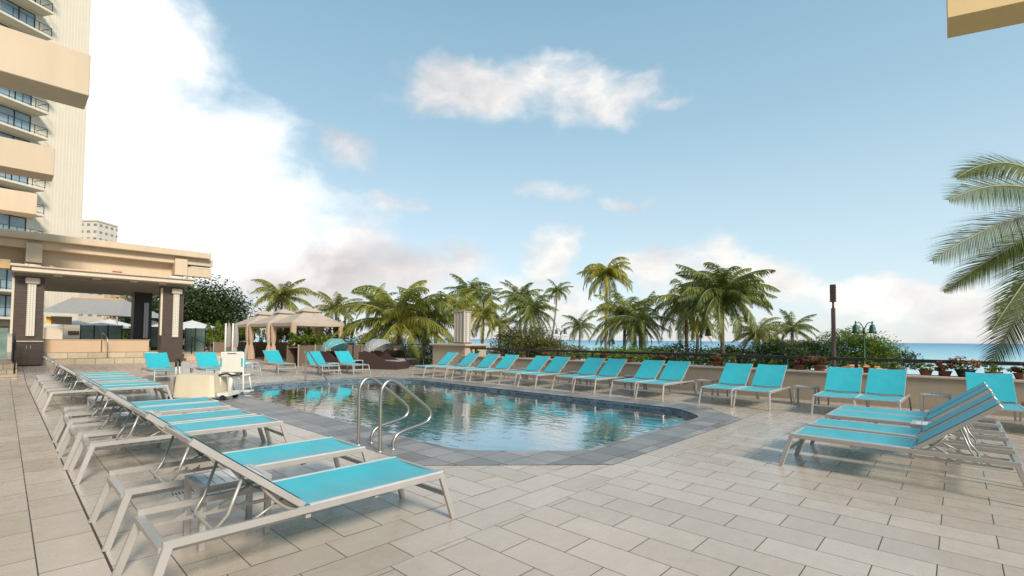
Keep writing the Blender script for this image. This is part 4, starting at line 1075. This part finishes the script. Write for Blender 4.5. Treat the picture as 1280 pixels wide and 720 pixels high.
PA = [
 (353, 372, 46, 2.8, 'palmm', 24, 'leafy palm rising right behind the tan cabanas, left of the other palms', {}),
 (420, 386, 50, 2.4, 'palmm', 20, 'palm behind the right side of the cabanas, half hidden', {}),
 (470, 380, 52, 2.6, 'palm', 16, 'small dark palm crown just left of the broad bushy palm', {}),
 (498, 402, 29, 3.3, 'palmm', 21, 'broad bushy green palm directly behind the grey daybeds', dict(n=44, elmin=-22, droop=1.6)),
 (545, 402, 30, 2.7, 'palm', 20, 'dark bushy palm left of the lantern column', dict(elmin=-40)),
 (586, 366, 58, 2.9, 'palm', 22, 'tall green palm standing behind the lantern column', {}),
 (572, 384, 44, 2.1, 'palmlit', 18, 'sunlit yellow green palm whose crown shows above the lantern column', {}),
 (604, 392, 38, 1.9, 'palmlit', 20, 'bright sunlit yellow green palm just right of the lantern column', dict(elmin=-50)),
 (604, 374, 56, 2.3, 'palm', 14, 'green palm leaning right behind the bright yellow palm', {}),
 (624, 404, 46, 1.9, 'palmm', 16, 'low mid green palm left of the round bush', {}),
 (650, 372, 52, 2.4, 'palm', 20, 'slim dark palm left of the thin tall palm', dict(tr=.10)),
 (664, 388, 46, 2.6, 'palm', 24, 'dense dark palm above the round bush', dict(elmin=-45)),
 (697, 363, 60, 1.8, 'palm', 18, 'thin tall palm with a small drooping crown and slightly leaning trunk', dict(lean=(2.2, -1.6), tr=.10, droop=2.0)),
 (725, 408, 58, 2.1, 'palm', 18, 'small low dark palm right of the thin tall palm', {}),
 (758, 343, 44, 2.55, 'palmlit', 26, 'tallest palm with sunlit yellowish drooping fronds and straight trunk', dict(droop=2.1, n=32)),
 (780, 396, 36, 2.7, 'palmm', 26, 'broad dark palm right behind the tallest palm trunk', dict(elmin=-45)),
 (800, 402, 32, 2.0, 'palm', 18, 'bushy palm at the right of the broad dark palm', dict(elmin=-50)),
 (858, 378, 34, 2.8, 'palmm', 26, 'drooping palm left of the large dark palm', dict(elmin=-50, droop=1.9)),
 (903, 368, 29, 2.75, 'palm', 30, 'large dark palm with upright central fronds at the right of the group', dict(n=44, wind=-.25)),
 (872, 410, 40, 1.7, 'palmlit', 14, 'small sunlit yellow palm low behind the railing', {}),
 (948, 416, 34, 1.75, 'palmm', 22, 'low yellowish green palm right of the large dark palm', dict(elmin=-40)),
 (990, 410, 42, 1.9, 'palm', 18, 'rightmost palm of the group, small with thick fronds', {}),
]
for i, (px, py, D, rf, mt, nf, lb, kw) in enumerate(PA):
    palm(px, py, D, rf, lb, mt, int(nf*1.4), seed=i+1, **kw)
# near palm entering from the right edge: explicit fronds
nb = at(1352, 268, 11.5)
t = thing('palm_tree', (nb.x, nb.y, -6.2), 'near palm whose large fronds hang in from the right edge', 'palm tree')
b = MB(); b.tube([(0.5, -0.6, 0), (0.2, -0.3, 3), (0, 0, nb.z+6.2)], [0.22, 0.17, 0.14], 12); b.build('trunk', 'bark', t)
bl, br = MB(), MB(); rr = random.Random(5)
def target_frond(px, py, D, rise, tilt=.75):
    """frond arching from the crown to a tip point; rise sets how high it arches"""
    tip = at(px, py, D) - nb; base = Vector((0, 0, nb.z + 6.2)); seg = 18
    ctrl = tip*.5 + Vector((0, 0, rise)); pts = []
    for k in range(seg+1):
        s = k/seg; pts.append(base + ctrl*2*s*(1-s) + tip*s*s)
    Lt = sum((pts[k+1]-pts[k]).length for k in range(seg))
    br.tube(pts, [0.034*(1-.8*k/seg) + .005 for k in range(seg+1)], 5, cap=False)
    n = 90
    for k in range(n):
        s = .12 + .88*(k+.5)/n; f = s*seg; i = min(int(f), seg-1); c = pts[i].lerp(pts[i+1], f-i); d = (pts[i+1]-pts[i]).normalized()
        side = d.cross(Vector((0,0,1))).normalized(); ll = Lt*.27*(math.sin(math.pi*min(1, s*.83+.16))**.7)*rr.uniform(.85, 1.1)
        for sg in (-1, 1):
            upv = side.cross(d).normalized(); dv = ((side*.62 + upv*tilt)*sg + d*(.55+.7*s) + Vector((0,0,-.22*rr.uniform(.3, 1.3)))).normalized(); dv2 = (dv + Vector((0,0,-.22))).normalized()
            w = d*.019; m_ = c + dv*ll*.5; e = m_ + dv2*ll*.5
            bl.add([c-w, c+w, m_+w*.9, m_-w*.9, e], [(0,1,2,3), (3,2,4)])
for px, py, D, rise in ((1196, 222, 11.5, 1.5), (1186, 250, 10.6, 1.0), (1166, 326, 10.8, 0.75), (1180, 364, 12.0, 0.35), (1240, 412, 11.2, 0.3), (1236, 456, 12.2, .1),
                        (1300, 180, 12.0, 1.2), (1420, 200, 11.0, 1.3), (1500, 330, 11.0, .6), (1460, 420, 12.5, .2), (1350, 450, 10.5, .3), (1290, 200, 13.5, 1.3)):
    target_frond(px, py, D, rise, rr.choice((.8, .6, .9)))
cr = bl.build('crown', 'palmn', t); br.build('rachis', 'rach', cr)

# trees and bushes
shrub(238, 400, 60, (8.3, 8.3, 5.6), 34000, 0.40, 'leafd', 'large dense dark tree right of the pavilion roof', 'broadleaf_tree', 'tree')
shrub(185, 408, 70, (5, 5, 4.2), 11000, 0.40, 'leafd', 'dark tree seen through the pavilion beside the black column', 'broadleaf_tree', 'tree')
shrub(1068, 438, 32, (2.4, 2.6, 1.75), 15000, 0.15, 'leafg', 'rounded bright green tree behind the brown torch pole', 'broadleaf_tree', 'tree')
GB = 'bushes beyond the parapet'
for px, py, D, rad, n, sz, mt, lb in (
    (1105, 452, 34, (2.2, 2.2, 1.2), 3500, .16, 'leafd', 'dark low bush right of the green street lamp'),
    (1012, 445, 30, (2.0, 2.2, 1.1), 4200, .15, 'leafd', 'dark bush left of the brown torch pole'),
    (965, 446, 30, (1.8, 2.0, .95), 3800, .15, 'leafd', 'dark bush under the low yellowish palm'),
    (985, 434, 40, (2.4, 2.4, .9), 3000, .16, 'leafb', 'olive bush under the rightmost palm'),
    (660, 432, 34, (2.3, 2.3, 1.25), 5200, .15, 'leafb', 'rounded olive bush under the dense dark palm'),
    (700, 446, 32, (2.0, 2.0, .8), 2600, .15, 'leafb', 'low olive bush under the thin tall palm'),
    (610, 452, 32, (2.2, 2.2, .8), 2600, .15, 'leafb', 'low bush right of the stone pier'),
    (780, 446, 30, (2.2, 2.2, .55), 2600, .15, 'leafg', 'low green bush under the broad dark palm'),
    (845, 447, 30, (2.4, 2.4, .8), 2600, .15, 'leafd', 'low dark bush under the drooping palm'),
    (915, 449, 30, (2.2, 2.2, .7), 2600, .15, 'leafd', 'low dark bush at the foot of the large dark palm'),
    (520, 446, 30, (2.4, 2.4, 1.0), 3200, .16, 'leafb', 'low bush seen through the glass fence'),
    (465, 440, 36, (3.0, 3.0, 1.6), 3800, .2, 'leafb', 'dark bush left behind the glass fence'),
    (1160, 492, 20, (1.5, 2.4, .8), 2600, .13, 'leafd', 'dark bush just below the parapet near the right edge')):
    k_ = 1.35 if 600 < px < 970 else 1.0
    shrub(px, py, D, (rad[0]*k_, rad[1]*k_, rad[2]*(1.3 if k_ > 1 else 1)), int(n*1.9*k_*k_), sz, mt, lb, group=GB)

# timber planters with hedges near the cabanas
def planter(p0, p1, h, npan, lb, hl, hh_, mat='leafg', nleaf=4200):
    p0, p1 = Vector(p0), Vector(p1); t = thing('timber_planter', p0, lb, 'planter', 'brown timber planters by the cabanas'); v = p1 - p0
    sd = v.normalized().cross(Vector((0,0,1)))
    for k in range(npan):
        a_, c_ = v*(k/npan) + v.normalized()*.03, v*((k+1)/npan) - v.normalized()*.03
        b = MB(); b.bar(a_ + Vector((0,0,h/2)), c_ + Vector((0,0,h/2)), 0.06, h); b.build('panel', 'taupe2', t)
    b = MB(); off = sd * -0.6
    b.bar(Vector((0,0,h/2)) + off, v + Vector((0,0,h/2)) + off, 0.06, h); b.bar(off/2 + Vector((0,0,h-.1)), v + off/2 + Vector((0,0,h-.1)), 0.5, 0.05); b.build('trough', 'taupe2', t)
    for k in range(npan+1):
        b = MB(); b.bar(v*(k/npan) + sd*.04, v*(k/npan) + sd*.04 + Vector((0,0,h+.05)), 0.05, 0.05); b.build('post', 'frame', t)
    hd = thing('hedge', p0 + off/2 + Vector((0,0,h-.08)), hl, 'hedge', 'hedges growing in the timber planters'); rr = random.Random(int(p0.x*9)); b = MB()
    N = max(4, int(v.length/.45))
    for k in range(N+1):
        leaf_cloud(b, v*(k/N) + Vector((0,0,hh_*.5)), (.42, .42, hh_*rr.uniform(.5, .75)), nleaf//(N+1), .13, rr, clumps=7)
    b.build('foliage', mat, hd)
    b = MB()
    for k in range(N+1): b.tube([v*(k/N) + Vector((0,0,-.05)), v*(k/N) + Vector((.03,.03,hh_*.6))], .02, 5)
    b.build('stems', 'barkd', hd)
M['taupe2'] = wall_mat('brown_board', (0.21, 0.145, 0.10), 0.6, 0.2)
planter((10.15, 24.3, 0), (12.5, 25.7, 0), 1.05, 2, 'brown board planter box behind the far loungers, in front of the nearest cabana', 'bright green hedge in the planter beside the turquoise daybed', .75, 'leafg', 6000)
planter((14.6, 27.0, 0), (14.3, 37.5, 0), 1.1, 7, 'long brown board planter running behind the cabanas', 'green hedge behind the three cabanas', 1.7, 'leafg', 14000)
planter((9.9, 37.5, 0), (14.0, 37.8, 0), 1.1, 3, 'brown board planter closing the far end of the cabanas', 'green hedge beyond the farthest cabana', 1.6, 'leafg', 7000)
shrub(262, 432, 42, (2.6, 2.0, 1.2), 3200, .16, 'leafg', 'green bush between the pavilion steps and the farthest cabana', base=0)

# ------------------------------------------------------------------ daybeds
def make_daybed(canopy, lb, loc, rz, ribs=True, name='daybed'):
    t = thing(name, loc, lb, 'daybed', 'wicker daybeds with folding canopies', rz)
    prof = [(0, 0), (2.0, 0), (2.0, .38), (1.45, .40), (1.05, .55), (.75, .76), (.55, .80), (0, .80)]
    b = MB()
    for y0, y1 in ((-.62, -.52), (.52, .62)):
        n_ = len(prof); b.add([(x, y0, z) for x, z in prof] + [(x, y1, z) for x, z in prof], [list(range(n_)), [n_+k for k in range(n_)][::-1]] + [[k, n_+k, n_+(k+1) % n_, (k+1) % n_] for k in range(n_)])
    b.box((0, -.52, 0), (.08, .52, .80)); b.box((1.92, -.52, 0), (2.0, .52, .36)); b.box((.08, -.52, .05), (1.92, .52, .26))
    b.build('wicker_base', 'wicker', t)
    b = MB(); b.box((.1, -.5, .262), (1.9, .5, .40)); b.build('mattress', 'grey', t, bevel=.03)
    b = MB()
    def dome(u, v):
        a = R(78 - 128*u)     # fold angle from upright backwards to forward
        th = math.pi*v; y = .64*math.cos(th); r = .70*math.sin(th)*(1 - .035*abs(math.sin(u*math.pi*4)))
        return (.62 - math.sin(a)*r*1.0*1.0, y, .80 + math.cos(a)*r*.92)
    b.grid(dome, 20, 16); b.build('canopy', canopy, t)
    b = MB()
    for k in range(5):
        b.tube([Vector(dome(k/4, v/16)) * 1.0 for v in range(17)], .013, 5)
    b.build('canopy_hoop', 'frame', t)
    return t
azd = math.atan2(18.9-21.4, 13.25-11.9)
make_daybed('mesh', 'dark wicker daybed with folding grey mesh canopy at the far end of the pool', (12.05, 21.0, 0), azd)
make_daybed('mesh', 'second grey mesh daybed mostly hidden behind the front grey one', (13.1, 22.4, 0), azd)
make_daybed('turq', 'wicker daybed with turquoise canopy next to the green hedge', (10.75, 22.5, 0), azd - R(8))

# ------------------------------------------------------------------ lamps, torch pole
tp = thing('torch_pole', (15.0, 2.38, -6.2), 'tall brown torch pole with a square slotted head beyond the parapet', 'torch pole')
b = MB(); b.tube([(0, 0, 0), (0, 0, 8.55)], 0.052, 10); b.build('pole', 'brown', tp)
b = MB(); b.tube([(0, 0, 8.55), (0, 0, 8.72)], 0.025, 8); b.box((-.07, -.07, 8.72), (.07, .07, 8.74)); b.build('neck', 'brown', tp)
b = MB(); b.box((-.06, -.06, 8.74), (.06, .06, 9.18))
for k in range(5):
    for s in (-1, 1): b.box((s*.061-.006, -.038, 8.79 + k*.075), (s*.061+.006, .038, 8.82 + k*.075)); b.box((-.038, s*.061-.006, 8.79 + k*.075), (.038, s*.061+.006, 8.82 + k*.075))
b.build('lamp_head', 'brown', tp)
def bell_lamp(px, py, D, lb, two=True, s=1.0):
    q = at(px, py, D); t = thing('street_lamp', (q.x, q.y, -6.2), lb, 'street lamp', 'green bell shaped street lamps in the park'); z = q.z + 6.2
    b = MB(); b.tube([(0, 0, 0), (0, 0, z-.3*s)], [.10*s, .05*s], 8); b.lathe([(.02, z-.3), (.09, z-.2), (.05, z), (.01, z+.1)], (0, 0, 0), 10); b.build('pole', 'lampg', t)
    for sg in ((-1, 1) if two else (1,)):
        dv = rt0*sg
        arm = [Vector((0, 0, z-.3*s)), dv*.12*s + Vector((0,0,z+.25*s)), dv*.38*s + Vector((0,0,z+.55*s)), dv*.62*s + Vector((0,0,z+.50*s)), dv*.66*s + Vector((0,0,z+.30*s))]
        b = MB(); b.tube(smooth_path(arm, 5), .035*s, 6); am = b.build('arm', 'lampg', t)
        b = MB(); c_ = dv*.66*s; b.lathe([(.03*s, z+.68*s), (.06*s, z+.60*s), (.05*s, z+.42*s), (.16*s, z+.34*s), (.21*s, z+.12*s), (.22*s, z-.10*s), (.31*s, z-.26*s), (.29*s, z-.28*s), (.02, z-.24*s)], (c_.x, c_.y, 0), 14); b.build('bell_shade', 'lampg', am)
bell_lamp(1080, 412, 30, 'green street lamp with two bell shades beside the bright green tree', s=.8)
bell_lamp(876, 416, 30, 'green bell street lamp half hidden by the large palm', two=False, s=.7)
bell_lamp(701, 415, 44, 'small green bell street lamp beside the thin palm trunk', two=True, s=.6)
bell_lamp(762, 428, 40, 'small green street lamp among the trunks under the broad dark palm', two=False, s=.5)
# beach kiosk with tiled roof
kp = at(1076, 470, 26); ks = thing('beach_kiosk', (kp.x, kp.y, -6.2), 'kiosk with terracotta tiled roof just beyond the parapet', 'kiosk', rz=A - R(90))
zr = kp.z + 6.2
b = MB(); b.box((-1.1, -1.1, 0), (1.1, 1.1, zr)); b.build('wall', 'cream2', ks)
b = MB(); H0 = .62
b.add([(-1.5, -1.5, zr), (1.5, -1.5, zr), (1.5, 1.5, zr), (-1.5, 1.5, zr), (-.6, 0, zr+H0), (.6, 0, zr+H0)], [(0,1,5,4), (1,2,5), (2,3,4,5), (3,0,4), (3,2,1,0)])
for k in range(5): b.tube([(-1.5 + .18*k, -1.5 + .3*k - .02, zr + .124*k + .03), (1.5 - .18*k, -1.5 + .3*k - .02, zr + .124*k + .03)], .035, 6)
b.build('roof', 'rooft', ks)

# ------------------------------------------------------------------ potted plants along the parapet cap
def pot_plant(y, kind, s, lb):
    rr = random.Random(int(y*100)); s *= .8; t = thing('potted_plant', (14.12, y, .73), lb, 'potted plant', 'potted plants along the parapet')
    b = MB()
    w = .13*s
    b.lathe([(w*.7, 0), (w, .11*s), (w*1.08, .11*s), (w*1.08, .13*s), (w*.9, .13*s), (w*.85, .11*s), (0.001, .11*s)], (0, 0, 0), 14)
    b.build('pot', 'plastic' if kind == 'dark' else 'pot', t)
    b = MB(); leaf_cloud(b, (0, 0, .2*s), (.17*s, .22*s, .13*s), 340, .055, rr, clumps=9); b.build('leaves', {'orange': 'leafb', 'red': 'leafb', 'green': 'leafg', 'dark': 'leafb'}[kind], t)
    if kind in ('orange', 'red', 'dark'):
        b = MB(); leaf_cloud(b, (0, 0, .25*s), (.19*s, .24*s, .12*s), 260 if kind != 'dark' else 320, .06, rr, clumps=12); b.build('flowers', 'red' if kind == 'red' else 'orange', t)
for y, kd, s, lb in (
    (15.3, 'green', 1.0, 'green potted plant on the parapet nearest the stone pier'),
    (14.1, 'red', .9, 'reddish potted plant second along the parapet from the stone pier'),
    (12.6, 'green', 1.1, 'bushy green potted plant behind the fourth lounger of the back row'),
    (11.4, 'orange', .9, 'small potted plant with orange leaves above the gap after the fourth back lounger'),
    (10.2, 'green', 1.2, 'large green potted plant behind the first lounger pair of the back row'),
    (8.9, 'red', 1.0, 'potted plant with red leaves between the first two lounger pairs'),
    (7.9, 'green', 1.1, 'green potted plant behind the second lounger pair of the back row'),
    (6.8, 'orange', 1.0, 'orange leaved potted plant between the second and third lounger pairs'),
    (5.1, 'orange', 1.2, 'orange flowered potted plant above the lone side table on the parapet'),
    (4.7, 'green', 1.3, 'dark green potted plant just right of the orange one above the lone side table'),
    (3.62, 'green', .9, 'small green potted plant between the eleventh and twelfth back loungers'),
    (2.98, 'red', 1.1, 'red potted plant left of the brown torch pole'),
    (2.55, 'orange', 1.4, 'large orange flowered potted plant left of the torch pole above a side table'),
    (1.55, 'green', 1.2, 'green potted plant above the lounger under the torch pole'),
    (1.02, 'green', 1.4, 'large green potted plant between the two loungers right of the torch pole'),
    (0.52, 'green', 1.2, 'green potted plant above the lounger under the street lamp'),
    (0.20, 'red', 1.1, 'rust coloured potted plant above the rightmost wall side table'),
    (-0.12, 'dark', 1.6, 'wide black bowl planter with mixed succulents on the parapet at right'),
    (-0.55, 'green', 1.3, 'grey green potted plant behind the lounger above the right cluster'),
    (-0.95, 'red', 1.2, 'red potted plant at the far right end of the parapet')):
    pot_plant(y, kd, s, lb)

# ------------------------------------------------------------------ sky, clouds, sun
SUN_EL, SUN_AZ = R(34), R(258)      # azimuth measured from +X counter-clockwise: light comes from behind-left of the camera
world = bpy.data.worlds.new('World'); scene.world = world; world.use_nodes = True
nt = world.node_tree; bg = nt.nodes['Background']
sky = node(nt, 'ShaderNodeTexSky', sky_type='NISHITA'); sky.sun_disc = False
sky.sun_elevation = SUN_EL; sky.sun_rotation = R(90) - SUN_AZ
sky.air_density = 1.0; sky.dust_density = 1.2; sky.ozone_density = 2.2; sky.altitude = 0
tc = node(nt, 'ShaderNodeTexCoord'); gen = tc.outputs['Generated']
sp = node(nt, 'ShaderNodeSeparateXYZ'); nt.links.new(gen, sp.inputs[0])
AZ = MATH(nt, 'ARCTAN2', sp.outputs[1], sp.outputs[0]); EL = MATH(nt, 'ARCSINE', sp.outputs[2])
wn = node(nt, 'ShaderNodeTexNoise'); wn.inputs['Scale'].default_value = 5.5; wn.inputs['Detail'].default_value = 5; nt.links.new(gen, wn.inputs['Vector'])
ws = node(nt, 'ShaderNodeSeparateColor'); nt.links.new(wn.outputs['Color'], ws.inputs[0])
WA = MATH(nt, 'ADD', AZ, MATH(nt, 'MULTIPLY_ADD', ws.outputs[0], .30, -.15)); WE = MATH(nt, 'ADD', EL, MATH(nt, 'MULTIPLY_ADD', ws.outputs[1], .16, -.08))
def azel(px, py):
    d_ = ray(px, py).normalized(); return math.atan2(d_.y, d_.x), math.asin(d_.z)
def blob(px, py, rx, ry, amp=1.0, tilt=0.0):
    a0, e0 = azel(px, py); ax, _ = azel(px + rx, py); _, ey = azel(px, py - ry)
    ra = max(abs(ax - a0), .01); re = max(abs(ey - e0), .01)
    u = MATH(nt, 'SUBTRACT', WA, a0); v = MATH(nt, 'SUBTRACT', WE, e0)
    if tilt: v = MATH(nt, 'MULTIPLY_ADD', u, tilt, v)
    u = MATH(nt, 'DIVIDE', u, ra); v = MATH(nt, 'DIVIDE', v, re)
    r2 = MATH(nt, 'ADD', MATH(nt, 'MULTIPLY', u, u), MATH(nt, 'MULTIPLY', v, v))
    return MATH(nt, 'MULTIPLY', MATH(nt, 'SUBTRACT', 1.0, r2), amp)
def fmax(l):
    x = l[0]
    for y_ in l[1:]: x = MATH(nt, 'MAXIMUM', x, y_)
    return x
def mapped(sx, sz, scale, detail, rough=.55, dist=0.0, off=0.0):
    cb_ = node(nt, 'ShaderNodeCombineXYZ'); nt.links.new(MATH(nt, 'MULTIPLY', AZ, sx), cb_.inputs[0]); nt.links.new(MATH(nt, 'MULTIPLY', EL, sz), cb_.inputs[1]); cb_.inputs[2].default_value = off
    return noise_tex(nt, cb_.outputs[0], scale, detail, rough, dist)
nA = mapped(1.0, 1.6, 4.2, 9, .58, .35); nB = mapped(1.0, 1.7, 11, 7, .6, .3, 3.1); nC = mapped(1, 1.5, 2.6, 6, .55, .4, 7.7)
big = fmax([blob(150, 60, 120, 190), blob(150, 190, 235, 140), blob(215, 260, 230, 110), blob(330, 320, 240, 62), blob(60, 330, 320, 100), blob(-300, 150, 420, 260)])
small = fmax([blob(600, 108, 120, 52, 1.1), blob(720, 118, 130, 52, 1.1), blob(790, 98, 60, 20, .8), blob(452, 184, 48, 28, .8), blob(684, 240, 62, 16, .62), blob(786, 243, 26, 10, .5),
              blob(488, 256, 34, 18, .55), blob(845, 130, 30, 10, .3),
              blob(690, 320, 48, 46, 1.2), blob(825, 338, 62, 40, 1.25), blob(905, 338, 66, 52, 1.25), blob(985, 352, 80, 46, 1.2), blob(1110, 378, 130, 40, 1.15), blob(1230, 390, 130, 46, 1.15), blob(690, 375, 90, 40, .9),
              blob(540, 335, 90, 40, .9), blob(1500, 250, 180, 60, .9), blob(2100, 200, 260, 120, .9)])
hor = MATH(nt, 'MULTIPLY_ADD', EL, -9.5, 1.05)          # pale haze and cloud bank near the horizon
def alpha(mask, nz, k, lo_, hi):
    v = MATH(nt, 'ADD', mask, MATH(nt, 'MULTIPLY_ADD', nz, k, -k*.5)); mr = node(nt, 'ShaderNodeMapRange', interpolation_type='SMOOTHSTEP', clamp=True)
    nt.links.new(v, mr.inputs[0]); mr.inputs[1].default_value = lo_; mr.inputs[2].default_value = hi; return mr.outputs[0]
nz = MATH(nt, 'ADD', MATH(nt, 'MULTIPLY', nA, .65), MATH(nt, 'MULTIPLY', nB, .35))
a_big = alpha(big, nz, 2.8, -0.45, 1.0)
a_small = MATH(nt, 'MULTIPLY', alpha(small, nz, 3.6, -0.15, 1.15), .9)
a_hor = MATH(nt, 'MULTIPLY', alpha(hor, nA, 2.2, 0.1, 1.2), .75)
# away from the view: scattered clouds everywhere so that the surroundings stay lit evenly
S = 10.0
grad = ramp(nt, MATH(nt, 'MULTIPLY', EL, 1/1.5), [(0.0, (.70, .77, .78)), (.10, (.54, .68, .73)), (.28, (.32, .50, .60)), (.50, (.19, .35, .48)), (1.0, (.11, .23, .38))])
gs = MIX(nt, 1.0, grad, (S, S, S, 1), 'MULTIPLY')
skym = MIX(nt, 0.72, sky.outputs[0], gs)
shade = MATH(nt, 'MULTIPLY_ADD', MATH(nt, 'ADD', MATH(nt, 'MULTIPLY', nC, .7), MATH(nt, 'MULTIPLY', nB, .4)), 3.4, -1.3, clamp=True)
c_small = MIX(nt, shade, (4.3, 4.3, 4.6, 1), (8.2, 7.8, 7.3, 1))
lowf = MATH(nt, 'MULTIPLY_ADD', EL, 4.6, -.72, clamp=True)
c_big = MIX(nt, MATH(nt, 'ADD', MATH(nt, 'ADD', MATH(nt, 'MULTIPLY', shade, .5), lowf), MATH(nt, 'MAXIMUM', blob(190, 210, 230, 230, 1.6), 0.0), clamp=True), (4.6, 4.2, 4.15, 1), (9.4, 9.2, 9.0, 1))
c_hor = MIX(nt, shade, (4.6, 4.5, 4.5, 1), (6.5, 6.15, 5.85, 1))
out = MIX(nt, a_hor, skym, c_hor); out = MIX(nt, a_small, out, c_small); out = MIX(nt, a_big, out, c_big)
nt.links.new(out, bg.inputs[0]); bg.inputs[1].default_value = 0.10

sl = bpy.data.lights.new('sun', 'SUN'); sl.energy = 3.0; sl.angle = R(12); sl.color = (1.0, 0.90, 0.77)
so = bpy.data.objects.new('sun', sl); COL.objects.link(so)
dirv = Vector((math.cos(SUN_AZ)*math.cos(SUN_EL), math.sin(SUN_AZ)*math.cos(SUN_EL), math.sin(SUN_EL)))
so.rotation_euler = dirv.to_track_quat('Z', 'Y').to_euler(); so.location = (0, 0, 30)

vs_ = scene.view_settings; vs_.view_transform = 'Standard'; vs_.look = 'None'; vs_.exposure = 0.5; vs_.gamma = 1.0
scene.render.engine = 'CYCLES'
scene.cycles.max_bounces = 8; scene.cycles.transparent_max_bounces = 12
